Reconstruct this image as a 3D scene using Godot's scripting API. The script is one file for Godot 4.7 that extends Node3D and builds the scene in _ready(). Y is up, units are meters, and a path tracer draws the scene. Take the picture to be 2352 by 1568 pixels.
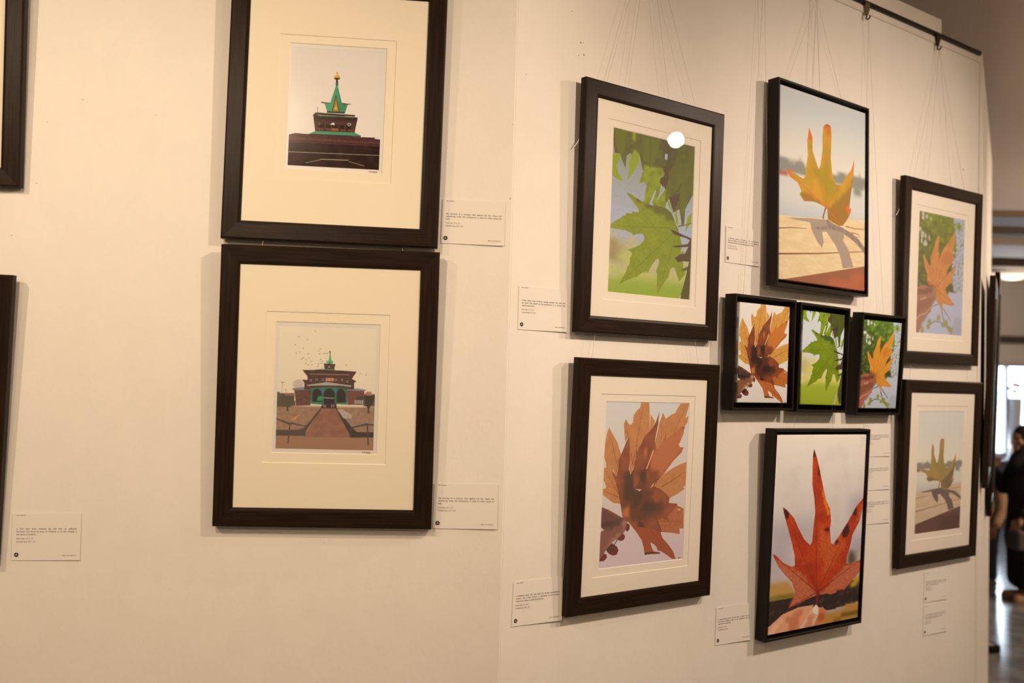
extends Node3D

# A gallery partition of three facets, hung with framed leaf and shrine photographs, lit by warm ceiling spots.

const EYE := 1.9                       # height of the lens above the floor
const WARM := Color(1.0, 0.745, 0.515)   # linear colours of the spots
const MIDDLE := Color(1.0, 0.76, 0.55)
const COOLER := Color(1.0, 0.775, 0.60)
var facets := {}
var taken := {}
var M := {}
var textures := {}
var font: SystemFont

# ------------------------------------------------------------------ naming and tagging
func numbered(called: String) -> String:
	if not taken.has(called):
		taken[called] = 0
		return called
	taken[called] += 1
	return "%s_%03d" % [called, taken[called]]

func tag(o: Node, label: String, category: String, group := "", kind := "") -> void:
	if label: o.set_meta("label", label)
	if category: o.set_meta("category", category)
	if group: o.set_meta("group", group)
	if kind: o.set_meta("kind", kind)

func thing(called: String, label: String, category: String, xf: Transform3D, group := "") -> Node3D:
	var o := Node3D.new()
	o.name = numbered(called)
	add_child(o)
	o.transform = xf
	tag(o, label, category, group)
	return o

func part(called: String, mesh: Mesh, mat: Material, parent: Node, at := Transform3D.IDENTITY) -> MeshInstance3D:
	var o := MeshInstance3D.new()
	o.name = called
	o.mesh = mesh
	o.material_override = mat
	o.cast_shadow = GeometryInstance3D.SHADOW_CASTING_SETTING_ON
	parent.add_child(o, true)
	o.transform = at
	return o

func solo(called: String, mesh: Mesh, mat: Material, label: String, category: String, at := Transform3D.IDENTITY, group := "") -> MeshInstance3D:
	var o := part(numbered(called), mesh, mat, self, at)
	tag(o, label, category, group)
	return o

func struct(called: String, mesh: Mesh, mat: Material, label := "", at := Transform3D.IDENTITY) -> MeshInstance3D:
	var o := part(called, mesh, mat, self, at)
	tag(o, label, "", "", "structure")
	return o

# ------------------------------------------------------------------ shapes
func start() -> SurfaceTool:
	var st := SurfaceTool.new()
	st.begin(Mesh.PRIMITIVE_TRIANGLES)
	st.set_smooth_group(-1)
	return st

func done(st: SurfaceTool) -> ArrayMesh:
	st.generate_normals()
	return st.commit()

func tri(st: SurfaceTool, a: Vector3, b: Vector3, c: Vector3) -> void:
	st.add_vertex(a); st.add_vertex(c); st.add_vertex(b)          # a b c counter-clockwise from outside

func quad(st: SurfaceTool, a: Vector3, b: Vector3, c: Vector3, d: Vector3) -> void:
	tri(st, a, b, c); tri(st, a, c, d)

func quad_uv(st: SurfaceTool, p: Array, uv: Array) -> void:
	for i in [0, 2, 1, 0, 3, 2]:
		st.set_uv(uv[i]); st.add_vertex(p[i])

func box(st: SurfaceTool, lo: Vector3, hi: Vector3, b := 0.0) -> void:
	# a box whose twelve edges are chamfered by b
	if b <= 0.0:
		var v: Array[Vector3] = []
		for k in 8: v.append(Vector3(hi.x if k & 1 else lo.x, hi.y if k & 2 else lo.y, hi.z if k & 4 else lo.z))
		for f in [[4, 5, 7, 6], [1, 0, 2, 3], [5, 1, 3, 7], [0, 4, 6, 2], [6, 7, 3, 2], [0, 1, 5, 4]]:
			quad(st, v[f[0]], v[f[1]], v[f[2]], v[f[3]])
		return
	var c := (lo + hi) / 2.0
	var s := (hi - lo) / 2.0
	var hull: Array = []
	for axis in 3:
		for sg in [-1.0, 1.0]:
			var p: Array[Vector3] = []
			for q in [[-1, -1], [1, -1], [1, 1], [-1, 1]]:
				var e := Vector3.ZERO
				e[axis] = sg * s[axis]
				e[(axis + 1) % 3] = q[0] * (s[(axis + 1) % 3] - b)
				e[(axis + 2) % 3] = q[1] * (s[(axis + 2) % 3] - b)
				p.append(c + e)
			if sg < 0: p.reverse()
			quad(st, p[0], p[1], p[2], p[3])
	for axis in 3:
		for s1 in [-1.0, 1.0]:
			for s2 in [-1.0, 1.0]:
				var a1 := (axis + 1) % 3
				var a2 := (axis + 2) % 3
				var p: Array[Vector3] = []
				for q in [[-1, 0], [1, 0], [1, 1], [-1, 1]]:
					var e := Vector3.ZERO
					e[axis] = q[0] * (s[axis] - b)
					e[a1] = s1 * (s[a1] - (b if q[1] else 0.0))
					e[a2] = s2 * (s[a2] - (0.0 if q[1] else b))
					p.append(c + e)
				facing(st, p, Vector3.ZERO + axis_vec(a1) * s1 + axis_vec(a2) * s2)
	for sx in [-1.0, 1.0]:
		for sy in [-1.0, 1.0]:
			for sz in [-1.0, 1.0]:
				var p: Array[Vector3] = [c + Vector3(sx * s.x, sy * (s.y - b), sz * (s.z - b)), c + Vector3(sx * (s.x - b), sy * s.y, sz * (s.z - b)), c + Vector3(sx * (s.x - b), sy * (s.y - b), sz * s.z)]
				facing(st, p, Vector3(sx, sy, sz))

func axis_vec(k: int) -> Vector3:
	var e := Vector3.ZERO
	e[k] = 1.0
	return e

func facing(st: SurfaceTool, p: Array[Vector3], out: Vector3) -> void:
	if (p[1] - p[0]).cross(p[2] - p[0]).dot(out) < 0.0: p.reverse()
	tri(st, p[0], p[1], p[2])
	if p.size() > 3: tri(st, p[0], p[2], p[3])

func tube(st: SurfaceTool, path: Array, r: float, sides := 6, r_end := -1.0) -> void:
	var rings: Array = []
	for i in path.size():
		var t: Vector3 = (path[mini(i + 1, path.size() - 1)] - path[maxi(i - 1, 0)]).normalized()
		var x := t.cross(Vector3.UP if absf(t.y) < 0.95 else Vector3.RIGHT).normalized()
		var y := x.cross(t)
		var rr := r if r_end < 0 else lerpf(r, r_end, float(i) / (path.size() - 1))
		var ring: Array[Vector3] = []
		for k in sides: ring.append(path[i] + (x * cos(TAU * k / sides) + y * sin(TAU * k / sides)) * rr)
		rings.append(ring)
	for i in path.size() - 1:
		for k in sides:
			var l := (k + 1) % sides
			quad(st, rings[i][k], rings[i + 1][k], rings[i + 1][l], rings[i][l])
	for e in [0, path.size() - 1]:
		for k in sides:
			var l := (k + 1) % sides
			if e == 0: tri(st, path[e], rings[e][k], rings[e][l])
			else: tri(st, path[e], rings[e][l], rings[e][k])

func lathe(st: SurfaceTool, prof: Array, sides := 24, at := Transform3D.IDENTITY) -> void:
	# prof: Vector2(radius, y) from the bottom to the top, on the outside
	for i in prof.size() - 1:
		for k in sides:
			var a := TAU * k / sides
			var b := TAU * (k + 1) / sides
			var p: Array[Vector3] = []
			for q in [[i, a], [i, b], [i + 1, b], [i + 1, a]]:
				var v: Vector2 = prof[q[0]]
				p.append(at * Vector3(v.x * cos(q[1]), v.y, -v.x * sin(q[1])))
			if prof[i].x > 1e-6: tri(st, p[0], p[1], p[2])
			if prof[i + 1].x > 1e-6: tri(st, p[0], p[2], p[3])

func prism(st: SurfaceTool, plan: Array, y0: float, y1: float) -> void:
	# plan: Vector2(x, z) points of a convex outline
	var area := 0.0
	for i in plan.size():
		var q: Vector2 = plan[(i + 1) % plan.size()]
		area += plan[i].x * q.y - q.x * plan[i].y
	if area > 0: plan.reverse()
	var n := plan.size()
	for i in n:
		var a: Vector2 = plan[i]
		var b: Vector2 = plan[(i + 1) % n]
		quad(st, Vector3(a.x, y0, a.y), Vector3(b.x, y0, b.y), Vector3(b.x, y1, b.y), Vector3(a.x, y1, a.y))
	for i in range(1, n - 1):
		tri(st, Vector3(plan[0].x, y1, plan[0].y), Vector3(plan[i].x, y1, plan[i].y), Vector3(plan[i + 1].x, y1, plan[i + 1].y))
		tri(st, Vector3(plan[0].x, y0, plan[0].y), Vector3(plan[i + 1].x, y0, plan[i + 1].y), Vector3(plan[i].x, y0, plan[i].y))

# ------------------------------------------------------------------ the facets of the partition
func facet(key: String, o: Vector3, deg: float) -> void:
	var a := deg_to_rad(deg)
	facets[key] = {"o": o, "d": Vector3(cos(a), 0, -sin(a)), "n": Vector3(sin(a), 0, cos(a))}

func on(key: String, u: float, v: float, n := 0.0) -> Vector3:
	var f: Dictionary = facets[key]
	return f.o + f.d * u + Vector3(0, EYE + v, 0) + f.n * n

func hung(key: String, u: float, v: float, n: float, rho := 0.0, tau := 0.0, psi := 0.0) -> Transform3D:
	# centre of a front face on a facet, turned in its plane (rho), leaning out at the top (tau), swung (psi); degrees
	var f: Dictionary = facets[key]
	var ps := deg_to_rad(psi)
	var d2: Vector3 = f.d * cos(ps) - f.n * sin(ps)
	var n2: Vector3 = f.d * sin(ps) + f.n * cos(ps)
	var u2 := Vector3.UP * cos(deg_to_rad(tau)) + n2 * sin(deg_to_rad(tau))
	var r := deg_to_rad(rho)
	var x := d2 * cos(r) + u2 * sin(r)
	var y := u2 * cos(r) - d2 * sin(r)
	return Transform3D(Basis(x, y, x.cross(y)), on(key, u, v, n))

# ------------------------------------------------------------------ materials
func mat(c: Color, rough := 0.6, metal := 0.0, spec := 0.5) -> StandardMaterial3D:
	var m := StandardMaterial3D.new()
	m.albedo_color = c
	m.roughness = rough
	m.metallic = metal
	m.metallic_specular = spec
	return m

func lin(r: float, g: float, b: float) -> Color:
	return Color(r, g, b).linear_to_srgb()

func noise_tex(freq: float, size := 512, normal := false, strength := 2.0, seed_ := 1, ramp: Gradient = null, kind := FastNoiseLite.TYPE_SIMPLEX, octaves := 4, stretch := Vector2i(1, 1)) -> ImageTexture:
	var n := FastNoiseLite.new()
	n.seed = seed_
	n.noise_type = kind
	n.frequency = freq
	n.fractal_octaves = octaves
	var im := n.get_seamless_image(size / stretch.x, size / stretch.y)
	if stretch != Vector2i(1, 1): im.resize(size, size, Image.INTERPOLATE_BILINEAR)
	if normal:
		im.convert(Image.FORMAT_RGBA8)
		im.bump_map_to_normal_map(strength)
	elif ramp:
		var data := im.get_data()
		var rgb := PackedByteArray()
		rgb.resize(size * size * 3)
		var table: Array[Color] = []
		for i in 256: table.append(ramp.sample(i / 255.0))
		for i in size * size:
			var c := table[data[i]]
			rgb[i * 3] = c.r8; rgb[i * 3 + 1] = c.g8; rgb[i * 3 + 2] = c.b8
		im = Image.create_from_data(size, size, false, Image.FORMAT_RGB8, rgb)
	return ImageTexture.create_from_image(im)

func ramp2(a: Color, b: Color) -> Gradient:
	var g := Gradient.new()
	g.set_color(0, a); g.set_color(1, b)
	g.set_offset(0, 0.25); g.set_offset(1, 0.75)
	return g

func tri_mat(m: StandardMaterial3D, scale: Vector3, world := false) -> StandardMaterial3D:
	m.uv1_triplanar = true
	m.uv1_world_triplanar = world
	m.uv1_scale = scale
	return m

func make_materials() -> void:
	var w := mat(Color.WHITE, 0.62, 0.0, 0.35)
	w.albedo_texture = noise_tex(0.008, 512, false, 0, 5, ramp2(lin(0.790, 0.770, 0.718), lin(0.805, 0.785, 0.734)))
	w.normal_enabled = true
	w.normal_texture = noise_tex(0.05, 512, true, 3.0, 8, null, FastNoiseLite.TYPE_SIMPLEX, 5)
	w.normal_scale = 0.05
	M.wall = tri_mat(w, Vector3(1.6, 1.1, 1.6))
	var wr := mat(Color.WHITE, 0.36, 0.0, 0.22)
	wr.albedo_texture = noise_tex(0.03, 512, false, 0, 3, ramp2(lin(0.014, 0.0076, 0.0047), lin(0.022, 0.0125, 0.0077)), FastNoiseLite.TYPE_SIMPLEX, 4, Vector2i(8, 1))
	wr.normal_enabled = true
	wr.normal_texture = noise_tex(0.06, 512, true, 4.0, 4, null, FastNoiseLite.TYPE_SIMPLEX, 3, Vector2i(8, 1))
	wr.normal_scale = 0.08
	M.wood_h = tri_mat(wr, Vector3(2.2, 9.0, 2.2))
	var wv: StandardMaterial3D = wr.duplicate()
	wv.albedo_texture = noise_tex(0.03, 512, false, 0, 3, ramp2(lin(0.014, 0.0076, 0.0047), lin(0.022, 0.0125, 0.0077)), FastNoiseLite.TYPE_SIMPLEX, 4, Vector2i(1, 8))
	wv.normal_texture = noise_tex(0.06, 512, true, 4.0, 4, null, FastNoiseLite.TYPE_SIMPLEX, 3, Vector2i(1, 8))
	M.wood_v = tri_mat(wv, Vector3(9.0, 2.2, 9.0))
	M.float_frame = mat(lin(0.012, 0.008, 0.006), 0.4, 0.0, 0.3)
	M.black = mat(lin(0.006, 0.005, 0.005), 0.7, 0.0, 0.3)
	M.mat_board = mat(lin(0.82, 0.772, 0.63), 0.85, 0.0, 0.2)
	M.mat_white = mat(lin(0.80, 0.765, 0.685), 0.85, 0.0, 0.2)
	M.mat_core = mat(lin(0.84, 0.80, 0.70), 0.85, 0.0, 0.2)
	M.paper = mat(lin(0.70, 0.70, 0.70), 0.35, 0.0, 0.4)
	var g := mat(Color(1, 1, 1, 0.02), 0.0, 0.0, 0.5)
	g.transparency = BaseMaterial3D.TRANSPARENCY_ALPHA
	M.glass = g
	M.wire = mat(lin(0.60, 0.55, 0.47), 0.35, 0.0, 0.5)
	M.card = mat(lin(0.79, 0.768, 0.722), 0.8, 0.0, 0.2)
	M.ink = mat(lin(0.045, 0.035, 0.03), 0.8, 0.0, 0.2)
	M.ink_pale = mat(lin(0.16, 0.13, 0.115), 0.8, 0.0, 0.2)
	M.ink_disc = mat(lin(0.03, 0.014, 0.01), 0.7, 0.0, 0.2)
	M.rail = mat(lin(0.012, 0.012, 0.009), 0.4, 0.6)
	M.trim = tri_mat(mat(lin(0.74, 0.71, 0.64), 0.6), Vector3.ONE)
	M.hook = mat(lin(0.20, 0.15, 0.10), 0.35, 0.85)
	M.hook_dark = mat(lin(0.035, 0.028, 0.022), 0.4, 0.7)
	M.plaster_hole = mat(lin(0.30, 0.19, 0.09), 0.9)
	M.lamp_body = mat(lin(0.02, 0.02, 0.02), 0.4, 0.5)
	var e := mat(Color.BLACK, 0.5)
	e.emission_enabled = true
	e.emission = WARM.linear_to_srgb()
	e.emission_energy_multiplier = 30.0
	M.lamp_glow = e
	var fl := mat(Color.WHITE, 0.16, 0.0, 0.5)
	fl.albedo_texture = noise_tex(0.01, 512, false, 0, 21, ramp2(lin(0.14, 0.16, 0.19), lin(0.22, 0.245, 0.28)))
	M.floor = tri_mat(fl, Vector3(0.6, 0.6, 0.6))
	M.ceiling = mat(lin(0.78, 0.61, 0.45), 0.8)
	M.room_wall = mat(lin(0.62, 0.58, 0.52), 0.7)
	M.deck = mat(lin(0.10, 0.07, 0.05), 0.8)
	M.beam_brown = mat(lin(0.16, 0.10, 0.07), 0.7)
	M.beam_pale = mat(lin(0.42, 0.35, 0.29), 0.7)
	M.dark_bar = mat(lin(0.06, 0.05, 0.045), 0.6)

# ------------------------------------------------------------------ frames
func side_mesh(len_: float, prof: Array) -> ArrayMesh:
	# one mitred side of a frame lying along x, its outer edge on y = 0, going inward along +y; prof: Vector2(inward, z)
	var st := start()
	for i in prof.size() - 1:
		var a: Vector2 = prof[i]
		var b: Vector2 = prof[i + 1]
		quad(st, Vector3(-len_ / 2 + a.x, a.x, a.y), Vector3(len_ / 2 - a.x, a.x, a.y), Vector3(len_ / 2 - b.x, b.x, b.y), Vector3(-len_ / 2 + b.x, b.x, b.y))
	for s in [-1.0, 1.0]:
		for i in range(1, prof.size() - 1):
			var p: Array[Vector3] = []
			for k in [0, i, i + 1]: p.append(Vector3(s * (len_ / 2 - prof[k].x - 0.0002), prof[k].x, prof[k].y))
			facing(st, p, Vector3(s, -1, 0))
	return done(st)

func four_sides(root: Node3D, w: float, h: float, prof: Array, mh: Material, mv: Material) -> void:
	# root's origin is the middle of the bottom edge at the back
	for k in 4:
		var len_ := w if k % 2 == 0 else h
		var b := Basis(Vector3.BACK, PI / 2 * k)
		var at: Vector3 = [Vector3(0, 0, 0), Vector3(w / 2, h / 2, 0), Vector3(0, h, 0), Vector3(-w / 2, h / 2, 0)][k]
		# the mesh of an upright side is turned in its points, so that the grain's axes stay the frame's own
		var m := side_mesh(len_, prof)
		var turned := SurfaceTool.new()
		turned.begin(Mesh.PRIMITIVE_TRIANGLES)
		turned.append_from(m, 0, Transform3D(b, at))
		part("frame_side", turned.commit(), mh if k % 2 == 0 else mv, root)

func ring_plate(w0: Rect2, hole: Rect2, z: float, t: float) -> ArrayMesh:
	# a sheet with a bevelled opening, front at z
	var st := start()
	var o := [w0.position, Vector2(w0.end.x, w0.position.y), w0.end, Vector2(w0.position.x, w0.end.y)]
	var i_ := [hole.position, Vector2(hole.end.x, hole.position.y), hole.end, Vector2(hole.position.x, hole.end.y)]
	var g := hole.grow(-t)
	var j_ := [g.position, Vector2(g.end.x, g.position.y), g.end, Vector2(g.position.x, g.end.y)]
	for k in 4:
		var l := (k + 1) % 4
		quad(st, v3(o[k], z), v3(o[l], z), v3(i_[l], z), v3(i_[k], z))
		quad(st, v3(i_[k], z), v3(i_[l], z), v3(j_[l], z - t), v3(j_[k], z - t))
		quad(st, v3(o[l], z - t), v3(o[k], z - t), v3(j_[k], z - t), v3(j_[l], z - t))
		quad(st, v3(o[l], z), v3(o[k], z), v3(o[k], z - t), v3(o[l], z - t))
	return done(st)

func v3(p: Vector2, z: float) -> Vector3:
	return Vector3(p.x, p.y, z)

func sheet(r: Rect2, z: float, t: float, uv := Rect2(0, 0, 1, 1)) -> ArrayMesh:
	# a thin sheet whose front carries uv (v downward)
	var st := start()
	var a := v3(r.position, z); var b := v3(Vector2(r.end.x, r.position.y), z); var c := v3(r.end, z); var d := v3(Vector2(r.position.x, r.end.y), z)
	quad_uv(st, [a, b, c, d], [Vector2(uv.position.x, uv.end.y), uv.end, Vector2(uv.end.x, uv.position.y), uv.position])
	var back := Vector3(0, 0, -t)
	quad_uv(st, [b + back, a + back, d + back, c + back], [uv.end, uv.end, uv.end, uv.end])
	for e in [[a, b], [b, c], [c, d], [d, a]]:
		quad_uv(st, [e[1], e[0], e[0] + back, e[1] + back], [uv.end, uv.end, uv.end, uv.end])
	return done(st)

func soft_panel(r: Rect2, z: float, t: float, uv := Rect2(0, 0, 1, 1), rad := 0.004) -> ArrayMesh:
	# a stretched canvas: rounded front edges, the print going round the sides
	var st := SurfaceTool.new()
	st.begin(Mesh.PRIMITIVE_TRIANGLES)
	st.set_smooth_group(0)
	var steps: Array = [Vector2(0, -t)]
	for k in 4: steps.append(Vector2(rad - rad * cos(PI / 6 * k), -rad + rad * sin(PI / 6 * k)))
	var loops: Array = []
	for s in steps:
		var g := r.grow(-s.x)
		loops.append([v3(g.position, z + s.y), v3(Vector2(g.end.x, g.position.y), z + s.y), v3(g.end, z + s.y), v3(Vector2(g.position.x, g.end.y), z + s.y)])
	var to_uv := func(p: Vector3) -> Vector2:
		var q := (Vector2(p.x, p.y) - r.position) / r.size
		return Vector2(uv.position.x + uv.size.x * q.x, uv.end.y - uv.size.y * q.y)
	for i in loops.size() - 1:
		for k in 4:
			var l := (k + 1) % 4
			var p := [loops[i][k], loops[i][l], loops[i + 1][l], loops[i + 1][k]]
			quad_uv(st, p, p.map(to_uv))
	var f: Array = loops[-1]
	quad_uv(st, f, f.map(to_uv))
	st.generate_normals()
	return st.commit()

func print_mat(key: String, rough: float, spec := 0.5) -> StandardMaterial3D:
	var m := mat(Color.WHITE, rough, 0.0, spec)
	m.albedo_texture = textures[key]
	return m

func wires(root: Node3D, h: float, hook: Vector3, spread: float) -> void:
	# nylon lines from the back of the frame up to the hook
	var q := root.transform.affine_inverse() * hook
	for s in [-1.0, 1.0]:
		var p := Vector3(s * spread, h - 0.05, -0.002)
		var st := start()
		tube(st, [p, p.lerp(q, 0.02), q], 0.00045, 5)
		part("hanging_line", done(st), M.wire, root)

func matted_frame(xf: Transform3D, w: float, h: float, label: String, group: String, win2: Rect2, win: Rect2, pic: Rect2, tex: Material, uv: Rect2, glazed: bool, hook = null, spread := 0.17) -> Node3D:
	# xf: centre of the front face; win2, win, pic: openings of the two mats and the print, in metres from that centre
	var depth := 0.022
	var fw := 0.0435
	var t := xf.translated_local(Vector3(0, -h / 2, -depth))
	var o := thing("framed_picture", label, "picture", t, group)
	var prof := [Vector2(0, 0), Vector2(0, depth - 0.004), Vector2(0.0012, depth - 0.0015), Vector2(0.004, depth), Vector2(fw - 0.007, depth - 0.0012), Vector2(fw - 0.002, depth - 0.0025), Vector2(fw, depth - 0.0055), Vector2(fw, depth - 0.012), Vector2(fw - 0.004, 0)]
	four_sides(o, w, h, prof, M.wood_h, M.wood_v)
	var inner := Rect2(-w / 2 + fw - 0.004, fw - 0.004, w - 2 * fw + 0.008, h - 2 * fw + 0.008)
	var up := Vector2(0, h / 2)
	win2.position += up; win.position += up; pic.position += up
	part("mat_board", ring_plate(inner, win2, depth - 0.0072, 0.0016), M.mat_board, o)
	part("inner_mat", ring_plate(inner, win, depth - 0.0089, 0.0016), M.mat_board, o)
	var ph := part("photograph", sheet(win.grow(0.01), depth - 0.0106, 0.0004), M.paper, o)
	part("print", sheet(pic, depth - 0.0104, 0.00015, uv), tex, ph)
	part("backing_board", sheet(inner, depth - 0.0112, 0.004), M.black, o)
	if glazed:
		var st := start()
		box(st, Vector3(inner.position.x, inner.position.y, depth - 0.0068), Vector3(inner.end.x, inner.end.y, depth - 0.0062))
		var gs := start()
		var z := depth - 0.0062
		quad(gs, v3(inner.position, z), v3(Vector2(inner.end.x, inner.position.y), z), v3(inner.end, z), v3(Vector2(inner.position.x, inner.end.y), z))
		part("glass", done(gs), M.glass, o)
	if hook != null: wires(o, h, hook, spread)
	return o

func floating_frame(xf: Transform3D, w: float, h: float, label: String, group: String, cw: float, ch: float, tex: Material, uv: Rect2, hook = null, spread := 0.1) -> Node3D:
	var depth := 0.038
	var t := xf.translated_local(Vector3(0, -h / 2, -depth))
	var o := thing("framed_canvas", label, "picture", t, group)
	var lip := 0.0075
	var prof := [Vector2(0, 0), Vector2(0, depth - 0.0012), Vector2(0.0012, depth), Vector2(lip - 0.001, depth), Vector2(lip, depth - 0.001), Vector2(lip, 0.004)]
	four_sides(o, w, h, prof, M.float_frame, M.float_frame)
	part("back_panel", sheet(Rect2(-w / 2 + lip, lip, w - 2 * lip, h - 2 * lip), 0.006, 0.004), M.black, o)
	part("canvas", soft_panel(Rect2(-cw / 2, h / 2 - ch / 2, cw, ch), depth - 0.004, 0.026, uv), tex, o)
	if hook != null: wires(o, h, hook, spread)
	return o

# ------------------------------------------------------------------ caption cards
func card_z(x: float, y: float, lift: float) -> float:
	# a card stuck at its top left, standing off the wall toward the lower right
	return 0.0016 + lift * pow(clampf(x / 0.15, 0, 1), 1.5) * (0.25 + 0.75 * pow(clampf(-y / 0.105, 0, 1), 1.3))

func words(to: Array, text: String, x: float, y: float, size: float, width := 0.0, lift := 0.0, spacing := 0.0) -> void:
	# letters as flat shapes: left to right from x; width > 0 spreads the words over it; width < 0 ends the line at x
	var list := text.split(" ")
	var shapes: Array = []
	var total := 0.0
	for wd in list:
		var tm := TextMesh.new()
		tm.font = font
		tm.font_size = 32
		tm.pixel_size = size / 23.0
		tm.depth = 0.0
		tm.curve_step = 4.0
		tm.horizontal_alignment = HORIZONTAL_ALIGNMENT_LEFT
		tm.text = wd
		var arr := tm.get_mesh_arrays()
		var wd_w := font.get_string_size(wd, HORIZONTAL_ALIGNMENT_LEFT, -1, 32).x * size / 23.0
		shapes.append([arr, wd_w])
		total += wd_w
	var gap := size * 0.36 + spacing
	if width > 0.0 and list.size() > 1: gap = (width - total) / (list.size() - 1)
	var pen := x
	if width < 0.0: pen = x - total - gap * (list.size() - 1)
	for s in shapes:
		var v: PackedVector3Array = s[0][Mesh.ARRAY_VERTEX]
		var ix: PackedInt32Array = s[0][Mesh.ARRAY_INDEX] if s[0][Mesh.ARRAY_INDEX] != null else PackedInt32Array(range(v.size()))
		for k in range(0, ix.size() - 2, 3):
			var p: Array[Vector3] = []
			for e in 3:
				var q := v[ix[k + e]]
				p.append(Vector3(pen + q.x, y + q.y, card_z(pen + q.x, y + q.y, lift) + 0.00035))
			if (p[1] - p[0]).cross(p[2] - p[0]).z < 0: p.reverse()
			to.append_array(p)
		pen += s[1] + gap

func flat_mesh(points: Array) -> ArrayMesh:
	var st := start()
	for k in range(0, points.size(), 3): tri(st, points[k], points[k + 1], points[k + 2])
	return done(st)

func card(key: String, u: float, v: float, rho: float, label: String, lines: Array, sizes: Array, lift := 0.003, cw := 0.15, ch := 0.105) -> void:
	var xf := hung(key, u, v, 0.0, rho).translated_local(Vector3(-cw / 2, ch / 2, 0))
	var o := thing("caption_card", label, "card", xf, "caption cards beside the pictures")
	var st := start()
	var nx := 10
	var ny := 7
	for i in nx:
		for j in ny:
			var x0 := cw * i / nx; var x1 := cw * (i + 1) / nx
			var y0 := -ch * (j + 1) / ny; var y1 := -ch * j / ny
			for s in [0.0, 0.0007]:
				var p := [Vector3(x0, y0, card_z(x0, y0, lift) - s), Vector3(x1, y0, card_z(x1, y0, lift) - s), Vector3(x1, y1, card_z(x1, y1, lift) - s), Vector3(x0, y1, card_z(x0, y1, lift) - s)]
				if s > 0: p.reverse()
				quad(st, p[0], p[1], p[2], p[3])
	var rim: Array = []
	for i in nx: rim.append(Vector2(cw * i / nx, -ch))
	for j in ny: rim.append(Vector2(cw, -ch + ch * j / ny))
	for i in nx: rim.append(Vector2(cw - cw * i / nx, 0))
	for j in ny: rim.append(Vector2(0, -ch * j / ny))
	for k in rim.size():
		var a: Vector2 = rim[k]
		var b: Vector2 = rim[(k + 1) % rim.size()]
		var za := card_z(a.x, a.y, lift); var zb := card_z(b.x, b.y, lift)
		quad(st, v3(a, za - 0.0007), v3(b, zb - 0.0007), v3(b, zb), v3(a, za))
	part("sheet", done(st), M.card, o)
	var dark: Array = []
	var y := -0.0345
	for k in lines.size():
		words(dark, lines[k], 0.0095, y, 0.0031, 0.132 if k < lines.size() - 1 else 0.0, lift)
		y -= 0.0062
	part("caption_text", flat_mesh(dark), M.ink, o)
	var pale: Array = []
	for k in sizes.size(): words(pale, sizes[k], 0.0092, -0.0565 - 0.0068 * k, 0.0031, 0.0, lift)
	words(pale, "PRICE ON REQUEST", 0.141, -0.0945, 0.0024, -1.0, lift, 0.0006)
	# the tiny heading line, too small to read in the picture: short strokes
	var rng := RandomNumberGenerator.new()
	rng.seed = 77
	var x := 0.0085
	for k in 11:
		var wd := rng.randf_range(0.0009, 0.0015)
		if k == 4: x += 0.0018
		var z := card_z(x, -0.004, lift) + 0.00035
		for p in [Vector3(x, -0.0047, z), Vector3(x + wd, -0.0047, z), Vector3(x + wd, -0.0035, z), Vector3(x, -0.0047, z), Vector3(x + wd, -0.0035, z), Vector3(x, -0.0035, z)]: pale.append(p)
		x += wd + 0.0004
	part("size_text", flat_mesh(pale), M.ink_pale, o)
	var disc: Array = []
	var c := Vector2(0.0105, -0.0925)
	for k in 28:
		for q in [Vector2.ZERO, Vector2.from_angle(TAU * k / 28) * 0.005, Vector2.from_angle(TAU * (k + 1) / 28) * 0.005]:
			var e: Vector2 = c + q
			disc.append(v3(e, card_z(e.x, e.y, lift) + 0.0003))
	var lg := part("logo", flat_mesh(disc), M.ink_disc, o)
	var mark: Array = []
	for k in 3:                                # a small pale three-sided line mark
		var a := c + Vector2.from_angle(PI / 2 + TAU * k / 3) * 0.0026
		var b := c + Vector2.from_angle(PI / 2 + TAU * (k + 1) / 3) * 0.0026
		var nrm := (b - a).orthogonal().normalized() * 0.0003
		var z := card_z(c.x, c.y, lift) + 0.0005
		for p in [a + nrm, b + nrm, b - nrm, a + nrm, b - nrm, a - nrm]: mark.append(v3(p, z))
	for k in range(0, mark.size(), 3):
		if (mark[k + 1] - mark[k]).cross(mark[k + 2] - mark[k]).z < 0:
			var tmp: Vector3 = mark[k + 1]
			mark[k + 1] = mark[k + 2]
			mark[k + 2] = tmp
	part("logo_mark", flat_mesh(mark), M.card, lg)

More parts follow.
